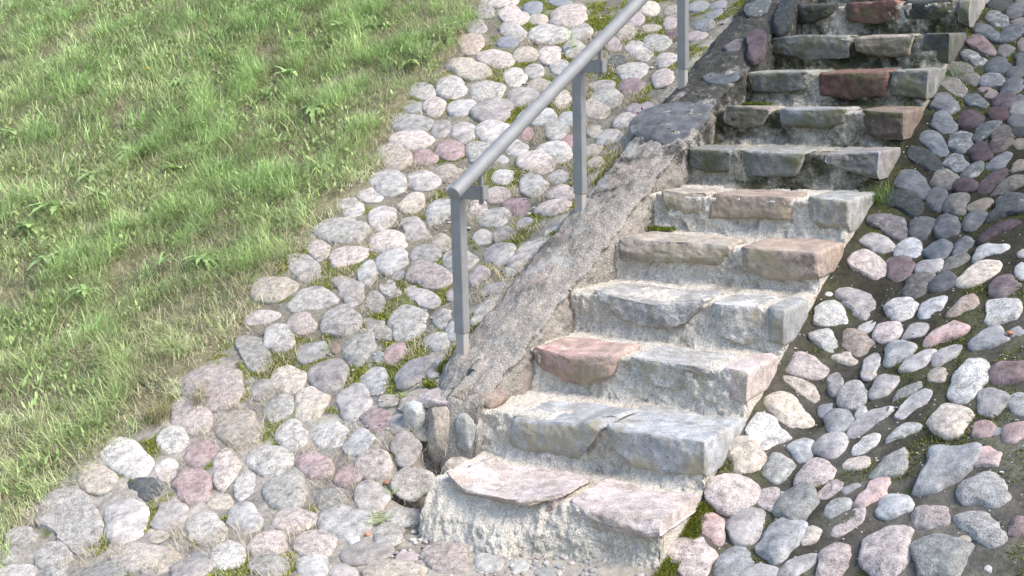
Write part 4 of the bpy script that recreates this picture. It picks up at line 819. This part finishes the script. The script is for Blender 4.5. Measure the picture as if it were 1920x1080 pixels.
def block_mesh(top, bot, bulge, depth, col, seed, i, lastblock):
    rg = np.random.default_rng(seed)
    tx, tz = np.array(top).T; bx, bz = np.array(bot).T; w = abs(tx[-1] - tx[0])
    nu, nvv, nw = max(10, int(w / .008)), 18, int(depth / .010)
    def at(a, xx, u):
        t = np.linspace(0, 1, len(a)); t = (xx - xx[0]) / max(1e-6, xx[-1] - xx[0]); return np.interp(u, t, a)
    # a box of grid surface points (u, v, w) in [0,1]^3
    S = []; F = []; n0 = 0
    def face(a, b, f):
        nonlocal n0
        A, B = np.meshgrid(np.linspace(0, 1, a), np.linspace(0, 1, b), indexing='ij'); A = A.ravel(); B = B.ravel()
        S.append(f(A, B)); F.append(grid_faces(a, b) + n0); n0 += a * b
    st = lambda u, v, q: np.stack([u + 0 * v, v + 0 * u, q + 0 * u], 1)
    face(nu, nvv, lambda A, B: st(A, B, 0 * A)); face(nu, nw, lambda A, B: st(A, 0 * A, 1 - B)); face(nw, nvv, lambda A, B: st(0 * A, B, 1 - A)); face(nw, nvv, lambda A, B: st(0 * A + 1, B, A)); face(nu, nw, lambda A, B: st(A, 0 * A + 1, B))
    S = np.concatenate(S); u, v, q = S.T
    X = at(tx, tx, u) * (1 - v) + at(bx, bx, u) * v
    zt = np.clip(at(tz, tx, u), -.05, .05); zt = zt - zt.mean() * .5
    zb = at(bz, bx, u)
    taper = 1 - .5 * q
    Z = zt * (1 - q * .8) * (1 - v) + v * (zb * (1 - .0 * q)) + 0.004
    Yf = -bulge * np.sin(np.pi * np.clip(u, 0, 1)) ** .8 * (1 - .55 * v)
    backn = depth * (1 - .12 * np.sin(np.pi * u * 1.3 + seed) ** 2)
    Y = Yf * (1 - q) + q * backn
    # narrow the top surface a little towards the back, irregularly
    cx = X.mean(); X = cx + (X - cx) * (1 - .10 * q * (1 - lastblock))
    P = np.stack([X, Y, Z], 1)
    # round the corners
    hx, hy, hz = w / 2, depth / 2, abs(zb.mean()) / 2 + .01; c = np.array([cx, depth / 2, -hz])
    d = np.minimum(np.minimum(u, 1 - u) * w, .03); ey = q * depth; ez = np.minimum(v, 1 - v) * 2 * hz
    rr = .012 if not lastblock else .006
    def rnd(a): return np.clip(1 - a / rr, 0, 1) ** 2
    P[:, 0] += np.where(u < .5, 1, -1) * rr * .6 * np.minimum(1, rnd(np.minimum(ey, ez)) * (np.minimum(u, 1 - u) * w < rr))
    P[:, 1] += rr * .7 * rnd(np.minimum(ez, np.minimum(u, 1 - u) * w)) * (ey < rr)
    P[:, 2] -= rr * .6 * rnd(np.minimum(ey, np.minimum(u, 1 - u) * w)) * (v < .3)
    off = rg.uniform(0, 90, 3)
    nrm = np.stack([np.where(u <= 0, -1., np.where(u >= 1, 1., 0)), np.where(q <= 0, -1., 0.), np.where(v <= 0, 1., np.where(v >= 1, -1., 0))], 1)
    amp = np.where(v <= 0, .45, 1.) * np.where(u >= 1, .25 if lastblock else 1, 1.)
    f3 = np.stack([fbm(P + off, 11, 4), fbm(P + off + 40, 11, 4), fbm(P + off + 80, 11, 4)], 1)
    # crisp, chiselled planes on the face: random cuts across the box
    ch = np.abs(fbm(P + off, 16, 3)); f1 = fbm(P + off, 70, 3)
    cen = np.array([cx, depth / 2, -hz]); hb = np.array([w / 2, depth / 2, hz])
    for _ in range(26 if not lastblock else 14):
        nn = np.array([rg.uniform(-.8, .8 if not lastblock else .1), -rg.uniform(.35, 1), rg.uniform(-.9, .45)]); nn /= np.linalg.norm(nn)
        hsup = np.abs(nn) @ hb - rg.uniform(.004, .03); sd = (P - cen) @ nn - hsup
        P = P - np.outer(np.maximum(sd, 0) * .9, nn)
    P = P + f3 * .0045 * amp[:, None] * (np.array([.25, 1, .6]) if lastblock else 1)
    P[:, 1] += np.where(q < .12, ch * .006 + f1 * .0025, 0)
    P[:, 2] += np.where(v <= 0, f1 * .0012, 0)
    if lastblock: P[:, 0] = np.where(u >= 1, np.minimum(P[:, 0], .004 + .001 * f1), P[:, 0])
    P += np.array([0, (i - 1) * TREAD - .017, i * RISE + .003])
    import bmesh
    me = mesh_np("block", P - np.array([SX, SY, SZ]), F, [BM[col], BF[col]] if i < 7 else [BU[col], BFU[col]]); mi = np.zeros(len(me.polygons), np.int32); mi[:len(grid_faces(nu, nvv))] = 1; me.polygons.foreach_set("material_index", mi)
    bm = bmesh.new(); bm.from_mesh(me); bmesh.ops.remove_doubles(bm, verts=bm.verts, dist=.0012); bmesh.ops.recalc_face_normals(bm, faces=bm.faces); bm.to_mesh(me); bm.free()
    me.polygons.foreach_set("use_smooth", np.full(len(me.polygons), True)); me.set_sharp_from_angle(angle=math.radians(42)); return me
extra = [(12, 'g', [(-.88, 0), (-.55, 0)], [(-.88, -.1), (-.56, -.11)], .01, .25, ''), (12, 'v', [(-.53, 0), (-.2, 0)], [(-.52, -.1), (-.22, -.11)], .01, .25, ''), (12, 't', [(-.18, 0), (0, 0)], [(-.18, -.12), (0, -.12)], 0, .34, ''),
         (13, 'b', [(-.87, 0), (-.4, 0)], [(-.86, -.1), (-.42, -.11)], .01, .25, ''), (13, 'g', [(-.38, 0), (0, 0)], [(-.37, -.1), (0, -.11)], .01, .34, '')]
for i in range(1, NST + 1):
    s = add("step", step_body(i), stairs)
    L = [b for b in BLOCKS + extra if b[0] == i]; mx_ = max(b[2][-1][0] for b in L)
    for k, (ii, c, top, bot, bul, dep, lab) in enumerate(L):
        last = top[-1][0] == mx_
        if last: top = top[:-1] + [(max(top[-1][0], .0), top[-1][1])]; bot = bot[:-1] + [(max(bot[-1][0], .0), bot[-1][1])]
        b = add("block", block_mesh(top, bot, bul, dep, c, i * 10 + k, i, last), s)
        if lab: b["label"] = lab
# ---------------------------------------------------------------- the curb left of the stairs
curb = empty("stair_curb", (-1.07, .33, 0), "rough mortar and stone curb ramp along the left edge of the stairs", "curb")
def curb_mesh():
    prof = [(-1.33, -.16), (-1.30, -.08), (-1.27, -.035), (-1.24, -.012), (-1.2, 0), (-1.12, .01), (-1.05, .012), (-.98, .01), (-.945, .0), (-.925, -.02), (-.915, -.06), (-.91, -.12), (-.908, -.22), (-.90, -.34)]
    p = np.array(prof); s = np.r_[0, np.cumsum(np.hypot(*np.diff(p, axis=0).T))]; q = np.linspace(0, s[-1], 95); px = np.interp(q, s, p[:, 0]); pz = np.interp(q, s, p[:, 1])
    ys = np.concatenate([np.linspace(.27, .40, 26), np.arange(.408, 4.7, .009)])
    Y = np.repeat(ys, len(q)); X = np.tile(px, len(ys)); Zr = np.tile(pz, len(ys))
    X = np.where(X < -1.1, X + .09 * sstep(.62, .38, Y), X); k = sstep(.27, .345, Y) ** .5
    topz = SLOPE * Y + RISE + .02; bot = ground(X, Y) - .12
    Z = topz + Zr; P = np.stack([X, Y, Z], 1)
    n = .012 * fbm(P, 3.2, 3) + .017 * np.clip(fbm(P + 7, 9, 4), -.5, .35) + .009 * np.clip(1.2 * fbm(P + 70, 26, 3), -.6, .4) + .005 * fbm(P, 60, 3) + .002 * fbm(P, 140, 2)
    nx = np.where(X > -.94, 1., np.where(X < -1.25, -.6, 0)); Z = Z + n * np.where(np.abs(nx) > .5, .3, 1); X = X + nx * n * 1.2 - .02 * (X > -.93)
    Z = bot + (Z - bot) * k; Y = Y + .02 * fbm(P, 9, 3) * (Y < .42)
    me = mesh_np("ramp", np.stack([X, Y, Z], 1) - np.array(curb.location), grid_faces(len(ys), len(q)), [M_CURB]); me.flip_normals(); return me
add("ramp", curb_mesh(), curb)
sn = Vector((0, -SLOPE, 1)).normalized(); se1 = Vector((1, 0, 0)); se2 = sn.cross(se1)
for k, (x, y, z, th, c, r) in enumerate(SLABS):
    P, F = rock_verts(np.array(r) * 1.12, max(th, 26) / 1000, 900 + k, True, 5, flat=True)
    M = np.array([[se1.x, se2.x, sn.x], [se1.y, se2.y, sn.y], [se1.z, se2.z, sn.z]])
    me = mesh_np("slab", P @ M.T + (x, y, z + .022 + .012 * float(fbm(np.array([[x, y, 0.]]), 3.2, 3)[0])) - np.array(curb.location), F, [SLM[c]]); add("slab", me, curb)
def upright(x, y, z, rx, ry, rz, c, seed):
    V, F = ICO[5]; rg = np.random.default_rng(seed); d = V.copy()
    d = np.sign(d) * np.abs(d) ** .6
    for _ in range(8):
        n = rg.normal(size=3); n /= np.linalg.norm(n); d = d - np.outer(np.maximum(d @ n - rg.uniform(.85, 1.05), 0) * .95, n)
    d = d + V * (.06 * fbm(V + seed, 2, 4))[:, None]
    add("end_stone", mesh_np("end_stone", d * (rx, ry, rz) + (x, y, z) - np.array(curb.location), F, [BM[c]]), curb)
for a in ((-1.235, .33, .22, .055, .05, .115, 'g', 1), (-1.10, .31, .215, .05, .05, .125, 't', 2), (-.985, .34, .24, .05, .05, .085, 'g', 3), (-1.15, .42, .335, .12, .10, .03, 'p', 4), (-.97, .44, .35, .07, .07, .045, 'o', 5), (-1.0, .27, .10, .06, .05, .06, 't', 6)): upright(*a)
# ---------------------------------------------------------------- handrail
def boxes(L, bev=.0025):
    import bmesh
    bm = bmesh.new()
    for (cx, cy, cz, sx, sy, sz) in L:
        r = bmesh.ops.create_cube(bm, size=1); bmesh.ops.scale(bm, vec=(sx, sy, sz), verts=r['verts']); bmesh.ops.translate(bm, vec=(cx, cy, cz), verts=r['verts'])
    bmesh.ops.bevel(bm, geom=bm.edges[:], offset=bev, segments=2, affect='EDGES'); me = bpy.data.meshes.new("m"); bm.to_mesh(me); bm.free()
    me.polygons.foreach_set("use_smooth", [False] * len(me.polygons)); return me
PB = [(-1.205, .615, .462), (-1.208, 1.585, .925), (-1.222, 2.68, 1.455), (-1.23, 3.75, 1.975)]
rail = empty("handrail", PB[0], "grey steel handrail with round rail on square posts beside the stairs", "handrail")
OFF = np.array(PB[0])
RX = -1.085; rp = lambda y: np.array([RX, y, .462 + .785 + SLOPE * (y - .615)])
def tube(a, b, r, n=40, cap=.004):
    a = np.array(a); b = np.array(b); d = (b - a) / np.linalg.norm(b - a); u = np.cross(d, (0, 0, 1)); u /= np.linalg.norm(u); w = np.cross(u, d)
    rings = [(0, r * .0), (0, r - cap), (cap * .3, r - cap * .3), (cap, r)] ; L = np.linalg.norm(b - a)
    rings += [(s, r) for s in np.linspace(.05, L - .05, 30)] + [(L - cap, r), (L, r - cap), (L, 0)]
    V = []; th = np.linspace(0, 2 * np.pi, n, endpoint=False)
    for s, q in rings: V.append(a + d * s + np.outer(np.cos(th), u) * q + np.outer(np.sin(th), w) * q)
    return np.concatenate(V), grid_faces(len(rings), n, True)
V, F = tube(rp(.415), rp(4.4), .0285); me = mesh_np("rail", V - OFF, F, [M_METAL]); o = add("rail", me, rail)
for (x, y, z) in PB:
    def part(nm, L, mat, bev=.002):
        me = boxes(L, bev); me.materials.append(mat); q = add(nm, me, rail); q.location = (0, 0, 0); return q
    top = z + .700
    x0, y0, z0 = x - OFF[0], y - OFF[1], z - OFF[2]; tz = top - OFF[2]
    part("post", [(x0, y0, (z0 + .10 + tz - .03) / 2, .046, .046, tz - .03 - z0 - .10)], M_METAL)
    part("post_foot", [(x0, y0, z0 + .035, .039, .039, .16)], M_RUST)
    part("weld_collar", [(x0, y0, z0 + .104, .0485, .0485, .010)], M_METAL)
    part("bracket", [(x0 + .062, y0 - .012, tz - .027, .126, .012, .055), (x0 + .130, y0, tz - .027, .010, .040, .056), (x0 + .113, y0, tz + .0, .016, .016, .15)], M_METAL)
# ---------------------------------------------------------------- blades (grass, straw, moss)
def blades(x, y, z, L, W, az, lean, curve, col, mid=.55, nrm=(0, 0)):
    n = len(x); dx = np.cos(az); dy = np.sin(az); px = -dy; py = dx
    def pt(s):
        h = L * s; b = (lean * s + curve * s * s) * L
        up_ = np.sqrt(np.maximum(1 - (lean + curve * s) ** 2 * .7, .1))
        return x + dx * b, y + dy * b, z + h * up_
    V = np.zeros((n, 7, 3))
    for k, (s, w) in enumerate(((0, .8), (.4, 1.), (.75, .7))):
        a, b, c = pt(s); V[:, 2 * k, 0] = a - px * W * w / 2; V[:, 2 * k, 1] = b - py * W * w / 2; V[:, 2 * k, 2] = c
        V[:, 2 * k + 1, 0] = a + px * W * w / 2; V[:, 2 * k + 1, 1] = b + py * W * w / 2; V[:, 2 * k + 1, 2] = c
    a, b, c = pt(1.); V[:, 6, 0] = a; V[:, 6, 1] = b; V[:, 6, 2] = c
    i = np.arange(n)[:, None] * 7
    F = [np.concatenate([i + np.array([0, 1, 3, 2]), i + np.array([2, 3, 5, 4])]), i + np.array([4, 5, 6])]
    C = np.repeat(col, 7, axis=0)
    return V.reshape(-1, 3), F, C
def merge(parts):
    Vs, Qs, Ts, Cs, n = [], [], [], [], 0
    for V, F, C in parts: Vs.append(V); Qs.append(F[0] + n); Ts.append(F[1] + n); Cs.append(C); n += len(V)
    return np.concatenate(Vs), [np.concatenate(Qs), np.concatenate(Ts)], np.concatenate(Cs)
def grass_field():
    parts = []
    def field(n, x0, x1, y0, y1, wid, seedlen, edge=-.02):
        x = rng.uniform(x0, x1, n); y = rng.uniform(y0, y1, n); g = in_grass(x, y) + .05 * rng.normal(size=n) + .06 + .09 * fbm(np.stack([x, y, x * 0], 1), 6, 2)
        P = np.stack([x, y, 0 * x], 1)
        cl = fbm(P, 2.6, 4); c2 = fbm(P + 9, 8, 3); c3 = fbm(P + 50, .9, 3); cb = fbm(P + 77, 1.7, 3)
        ok = (g > edge) & (rng.random(n) < np.clip(.8 + .45 * cl + .5 * c2, .2, 1)); 
        x, y, P, cl, c2, c3, cb, g = x[ok], y[ok], P[ok], cl[ok], c2[ok], c3[ok], cb[ok], g[ok]; n = len(x)
        z = ground(x, y) + .012 * fbm(P, 2.2, 3) * 3
        near = sstep(.0, .3, g)
        L = seedlen * np.clip(.45 + .35 * cl + .65 * c2 + .7 * rng.random(n) ** 2, .2, 2.0) * (.45 + .55 * near)
        W = wid * rng.uniform(.6, 1.3, n)
        flow = 2.5 * cb + 1.2 * c2; az = np.where(rng.random(n) < .35, -1.9 + flow, rng.uniform(0, 6.283, n)) + .5 * rng.normal(size=n)
        lean = rng.uniform(.05, .75, n); cur = rng.uniform(.1, .9, n)
        base = np.array([.41, .50, .23]); lush = np.array([.30, .44, .165]); yel = np.array([.50, .51, .29]); dry = np.array([.58, .52, .40])
        col = np.tile(base, (n, 1)); a = np.clip(.4 + .7 * cb + .25 * (y - 1.5), 0, 1)[:, None]; col = col * (1 - a) + lush * a
        b = (rng.random(n) * np.clip(.75 - .6 * cl - .5 * c2, .15, 1))[:, None]; col = col * (1 - b) + yel * b
        dmask = rng.random(n) < np.clip(.22 - .30 * c2 - .25 * cl + .35 * (1 - near), .05, .7); col[dmask] = dry * rng.uniform(.7, 1.1, (dmask.sum(), 1)); L[dmask] *= .8
        col = col * rng.uniform(.5, 1.6, (n, 1)) * (1 + .35 * c2)[:, None]
        parts.append(blades(x, y, z - .004, L, W, az, lean, cur, np.clip(col, .01, 1)))
    field(230000, -5.0, -2.0, -1.6, 5.2, .0032, .105)
    field(200000, -10.5, -4.6, -1.5, 7.5, .0050, .13)
    field(40000, -16, -9, -3, 9, .012, .16)
    field(14000, -5, -3, 5, 9, .008, .14)
    # dead thatch lying between the living blades
    n = 120000; x = rng.uniform(-9.5, -2.0, n); y = rng.uniform(-1.3, 5.5, n); P = np.stack([x, y, x * 0], 1); ok = in_grass(x, y) > .0; x, y, P = x[ok], y[ok], P[ok]; n = len(x)
    col = np.array([.46, .41, .27]) * rng.uniform(.5, 1.25, (n, 1)); gm = rng.random(n) < .45; col[gm] = np.array([.27, .34, .14]) * rng.uniform(.6, 1.3, (gm.sum(), 1))
    parts.append(blades(x, y, ground(x, y) + .02 + .036 * fbm(P, 2.2, 3), rng.uniform(.03, .10, n), rng.uniform(.002, .0045, n), rng.uniform(0, 6.28, n), rng.uniform(.7, .95, n), rng.uniform(-.1, .2, n), col))
    # coarse light blades that stand out of the turf
    n = 5000; x = rng.uniform(-9.5, -2.0, n); y = rng.uniform(-1.2, 5.5, n); P = np.stack([x, y, x * 0], 1)
    f = fbm(P + 300, 2.5, 4); ok = (in_grass(x, y) > .04) & (f > -.05); x, y, P = x[ok], y[ok], P[ok]; n = len(x)
    col = np.array([.36, .44, .17]) * rng.uniform(.7, 1.25, (n, 1)); col[rng.random(n) < .2] = (.50, .44, .28)
    parts.append(blades(x, y, ground(x, y), rng.uniform(.10, .22, n), rng.uniform(.005, .009, n), rng.uniform(0, 6.28, n), rng.uniform(.1, .7, n), rng.uniform(.2, .95, n), col))
    # low herb leaves between the blades: short, broad, any direction
    n = 110000; x = rng.uniform(-9.5, -2.0, n); y = rng.uniform(-1.2, 5.5, n); P = np.stack([x, y, x * 0], 1)
    f = fbm(P + 200, 3.5, 4); ok = (in_grass(x, y) > .02) & (f > .12); x, y, f, P = x[ok], y[ok], f[ok], P[ok]; n = len(x)
    z = ground(x, y) + .012 * fbm(P, 2.2, 3) * 3 + rng.uniform(.0, .06, n)
    col = np.array([.30, .42, .17]) * rng.uniform(.6, 1.5, (n, 1)) + np.array([.06, .02, .0]) * rng.random((n, 1))
    parts.append(blades(x, y, z, rng.uniform(.015, .045, n), rng.uniform(.007, .016, n), rng.uniform(0, 6.28, n), rng.uniform(.5, .9, n), rng.uniform(-.2, .3, n), col))
    return merge(parts)
V, F, C = grass_field(); o = add("grass", mesh_np("grass", V, F, [M_GRASS], True, C)); tag(o, "uneven green grass and dry blades covering the upper slope", None, None, "stuff")
def stone_dist(x, y):
    d = np.full(len(x), 9.)
    for sx, sy, r, rm in SITES: d = np.minimum(d, np.hypot(x - sx, (y - sy) * 1.1) - r)
    return d
def straw():
    parts = []
    def put(n, x0, x1, y0, y1, cond, L0, L1, wid=.0016, up_=.25):
        x = rng.uniform(x0, x1, n); y = rng.uniform(y0, y1, n); ok = cond(x, y); x, y = x[ok], y[ok]; n = len(x)
        z = ground(x, y) + .012; col = np.array([.52, .45, .32]) * rng.uniform(.6, 1.2, (n, 1))
        Lg = rng.uniform(L0, L1, n); parts.append(blades(x, y, z, Lg, np.full(n, wid), rng.uniform(0, 6.28, n), rng.uniform(.7, .95, n), rng.uniform(-.1, .25, n), col))
    put(26000, -4.4, -1.5, -.8, 4.3, lambda x, y: (np.abs(in_grass(x, y) + .05 + .06 * fbm(np.stack([x, y, x * 0], 1), 5, 2)) < .10) & (rng.random(len(x)) < .75), .04, .12)
    put(60000, -3.6, -1.2, -.6, 3.6, lambda x, y: (in_grass(x, y) < -.05) & (fbm(np.stack([x, y, x * 0], 1), 5, 3) > .0) & (stone_dist(x, y) > -.012), .015, .07, .0018)
    put(500, -1.35, -.85, -.12, .3, lambda x, y: (y < .27) & (x < -.93), .02, .08)
    return merge(parts)
V, F, C = straw(); o = add("dry_straw", mesh_np("dry_straw", V, F, [M_STRAW], True, C)); tag(o, "dry straw strands lying along the grass edge and in the gaps", None, None, "stuff")
def moss():
    parts = []
    def put(n, x0, x1, y0, y1, thr, dens=1, hmax=.012, right=False):
        x = rng.uniform(x0, x1, n); y = rng.uniform(y0, y1, n); f = fbm(np.stack([x, y, x * 0], 1) + 31, 5.5, 4) + (0 if not right else .0)
        sd_ = stone_dist(x, y); ok = (in_grass(x, y) < -.01) & (f > thr) & (sd_ > -.015) & ~((x > -1.22) & (x < .0) & (y > -.03))
        x, y, f = x[ok], y[ok], f[ok]; n = len(x); z = ground(x, y) + .012 * fbm(np.stack([x, y, x * 0], 1), 2.2, 3)
        col = np.array([.25, .27, .045]) * rng.uniform(.55, 1.5, (n, 1)) * (.55 if right else 1); L = rng.uniform(.3, 1, n) * hmax * np.clip(.5 + 2 * (f - thr), .5, 1.6)
        parts.append(blades(x, y, z - .002, L + .004, np.full(n, .0040), rng.uniform(0, 6.28, n), rng.uniform(.1, .9, n), rng.uniform(0, .3, n), col))
    put(420000, -4.0, -1.2, -.6, 4.3, .06, hmax=.011)
    put(70000, .0, 1.2, -.4, 4.2, .26, hmax=.009, right=True)
    n = 9000; x = rng.uniform(.005, .055, n); y = rng.uniform(-.15, .30, n); z = ground(x, y); parts.append(blades(x, y, z, rng.uniform(.008, .018, n), np.full(n, .003), rng.uniform(0, 6.28, n), rng.uniform(.1, .8, n), rng.uniform(0, .3, n), np.array([.18, .20, .03]) * rng.uniform(.5, 1.4, (n, 1))))
    n = 60000; x = rng.normal(-1.30, .018, n); y = rng.uniform(.5, 4.2, n); P = np.stack([x, y, 0 * x], 1); ok = fbm(P + 400, 3.5, 3) > .12; x, y = x[ok], y[ok]; n = len(x)
    parts.append(blades(x, y, ground(x, y) + .004, rng.uniform(.008, .022, n), np.full(n, .003), rng.uniform(0, 6.28, n), rng.uniform(.1, .8, n), rng.uniform(0, .3, n), np.array([.20, .23, .03]) * rng.uniform(.5, 1.4, (n, 1))))
    # a mossy pocket at the left end of some treads
    for (cx, cy, cz) in ((-.87, 1.72, .86), (-.86, 2.78, 1.37), (-.88, 1.74, .80)):
        n = 1500; x = cx + .035 * rng.normal(size=n); y = cy + .02 * rng.normal(size=n); z = np.full(n, cz) - .0 * x
        parts.append(blades(x, y, z, rng.uniform(.006, .016, n), np.full(n, .003), rng.uniform(0, 6.28, n), rng.uniform(.1, .8, n), rng.uniform(0, .3, n), np.array([.12, .16, .02]) * rng.uniform(.5, 1.4, (n, 1))))
    return merge(parts)
V, F, C = moss(); o = add("moss", mesh_np("moss", V, F, [M_MOSS], True, C)); tag(o, "yellow-green moss growing in the joints between stones", None, None, "stuff")
# ---------------------------------------------------------------- single plants
def leaf(o, d, L, W, droop=.4, lobes=0, n=7):
    """a leaf starting at o, heading along unit vector d"""
    o = np.array(o, float); d = np.array(d, float); d /= np.linalg.norm(d); s = np.cross(d, (0, 0, 1)); s /= np.linalg.norm(s) + 1e-9; u = np.cross(s, d)
    V = []; 
    for k in range(n):
        t = k / (n - 1); w = W * (math.sin(math.pi * min(1, t * .92 + .06)) ** .7) * (1 + (.35 * (-1) ** k if lobes else 0))
        c = o + d * L * t - np.array([0, 0, 1]) * droop * L * t * t
        V += [c - s * w / 2 + u * w * .12, c, c + s * w / 2 + u * w * .12]
    V = np.array(V); F = []
    for k in range(n - 1):
        for j in (0, 1): a = k * 3 + j; F.append((a, a + 1, a + 4, a + 3))
    return V, np.array(F)
def join(parts):
    V, F, n = [], [], 0
    for v, f in parts: V.append(v); F.append(f + n); n += len(v)
    return np.concatenate(V), np.concatenate(F)
def stem(a, b, r=.0015):
    V, F = tube(a, b, r, 6, r * .3); return V, F
def rosette(nl, L, W, mat, lobes, rg, rise=.55):
    parts = []
    for k in range(nl):
        a = k * 2.4 + rg.uniform(-.3, .3); e = rg.uniform(.25, 1.1) * rise + .1; parts.append(leaf((0, 0, .005), (math.cos(a), math.sin(a), e), L * rg.uniform(.6, 1.1), W * rg.uniform(.8, 1.15), rg.uniform(.2, .7), lobes, 9))
    return join(parts)
pos_words = {}
WEEDL = ["flat weed with toothed leaves", "broad-leaved weed rosette", "pale narrow-leaved weed clump"]
wc = sorted(SPOTS['weeds'], key=lambda w: w[1])
for k, (x, y, s) in enumerate(wc):
    rg = np.random.default_rng(500 + k); kind = k % 3
    V, F = rosette([11, 8, 13][kind], [.17, .14, .20][kind] * s, [.030, .045, .015][kind] * s, None, kind == 0, rg, [.5, .8, 1.1][kind])
    o = add("weed", mesh_np("weed", V, F, [M_WEED if kind == 0 else M_WEED2 if kind == 1 else M_WEED])); o.location = (x, y, float(ground(x, y)) + .035)
    tag(o, f"{WEEDL[kind]} in the grass, {ORD[k // 3 + 1]} of its kind up the slope", "weed", "weeds in the grass")
for (x, y) in SPOTS['dandelion']:
    z = float(ground(x, y)); r = empty("dandelion", (x, y, z), "yellow dandelion flower on a thin stalk standing in the grass", "flower")
    V, F = stem((0, 0, 0), (.01, -.01, .17)); add("stalk", mesh_np("stalk", V, F, [M_WEED]), r)
    parts = []
    for k in range(34):
        a = k * 2.4; e = .25 + 1.2 * (k / 34); parts.append(leaf((.01, -.01, .17), (math.cos(a), math.sin(a), e), .017, .005, .1, 0, 3))
    V, F = join(parts); add("flower_head", mesh_np("flower_head", V, F, [M_YEL]), r)
SEED = ["leafy sapling at the grass edge beside the topmost visible cobbles", "drooping leafy sapling in the grass near the upper cobbles", "green feathery weed between the cobbles left of the first step", "tiny green weed on the gravel left of the first step", "green weed sprouting against the left end of the first step",
        "tiny green sprig among the cobbles left of the third step", "small dark red succulent at the curb beside the seventh step", "green sprig between cobbles below the handrail end", "leafy green weed behind the middle handrail post", "leafy trailing weed at the grass edge left of the handrail"]
for k, (x, y, s, kind) in enumerate(SPOTS['seedling']):
    rg = np.random.default_rng(800 + k); z = float(ground(x, y)); parts = []; kind = int(kind)
    if kind == 1:
        for q in range(3):
            a = rg.uniform(0, 6.28); tip = np.array([math.cos(a) * .06, math.sin(a) * .06, .13 + .04 * q]) * s; parts.append(stem((0, 0, -.01), tip, .0012))
            for j in range(5):
                c = tip * (j + 1) / 5; b = a + (1.3 if j % 2 else -1.3); parts.append(leaf(c, (math.cos(b), math.sin(b), .5), .045 * s, .028 * s, .3, 0, 6))
        mt = M_WEED2
    elif kind == 0:
        for q in range(9):
            a = q * 2.4; d = np.array([math.cos(a), math.sin(a), rg.uniform(.5, 1.6)]); d /= np.linalg.norm(d)
            for j in range(5):
                for sgn in (-1, 1): b = a + sgn * .9; parts.append(leaf(d * .06 * s * (j + 1) / 5, (math.cos(b), math.sin(b), .4), .018 * s, .006 * s, .3, 0, 4))
        mt = M_WEED2
    else:
        for q in range(40):
            v = rg.normal(size=3); v[2] = abs(v[2]); parts.append(leaf(v * .018, v, .022, .010, .1, 0, 4))
        z += .09 * (x > -1.3); mt = M_RED
    V, F = join(parts); o = add("seedling", mesh_np("seedling", V, F, [mt])); o.location = (x, y, z + .004)
    tag(o, SEED[k], "weed", None)
TUFT = ["green grass tuft beside the fifth step at the right wall", "short grass tuft next to the right side of the sixth step", "tawny grass tuft hanging over the cobbles near the lower left", "dry brownish grass tuft above the pink speckled boulder", "green grass tuft growing behind the middle post", "small green tuft at the foot of the topmost riser on the right"]
for k, (x, y) in enumerate(SPOTS['tufts']):
    n = 160 if k in (2, 3) else 45; px_ = x + .025 * rng.normal(size=n); py_ = y + .025 * rng.normal(size=n); z = ground(px_, py_); c0 = np.array([.36, .32, .18] if k in (2, 3) else [.12, .19, .05])
    V, F, C = blades(px_, py_, z, rng.uniform(.04, .13 if k in (2, 3) else .08, n), np.full(n, .0028), rng.uniform(0, 6.28, n), rng.uniform(.1, .6, n), rng.uniform(.1, .7, n), c0 * rng.uniform(.7, 1.3, (n, 1)))
    o = add("grass_tuft", mesh_np("grass_tuft", V, F, [M_GRASS], True, C)); tag(o, TUFT[k], "grass tuft", None)
CR = ["orange leaf scrap under the white cobble left of the first step", "orange brick chip between cobbles near the lowest edge", "small brick chip on the right end of the fifth step", "tiny orange brick chip far right among the cobbles"]
M_BRICK = stone_mat("brick_chip", (.50, .22, .12), (.42, .2, .13), .4)
for k, (x, y) in enumerate(SPOTS['crumbs']):
    V, F = rock_verts([15, 11, 14, 12, 10, 13, 16, 12], .007, 60 + k, True, 3); o = add("brick_chip", mesh_np("brick_chip", V, F, [M_BRICK])); o.location = (x, y, float(ground(x, y)) + .012)
    tag(o, CR[k], "brick chip", "orange chips")
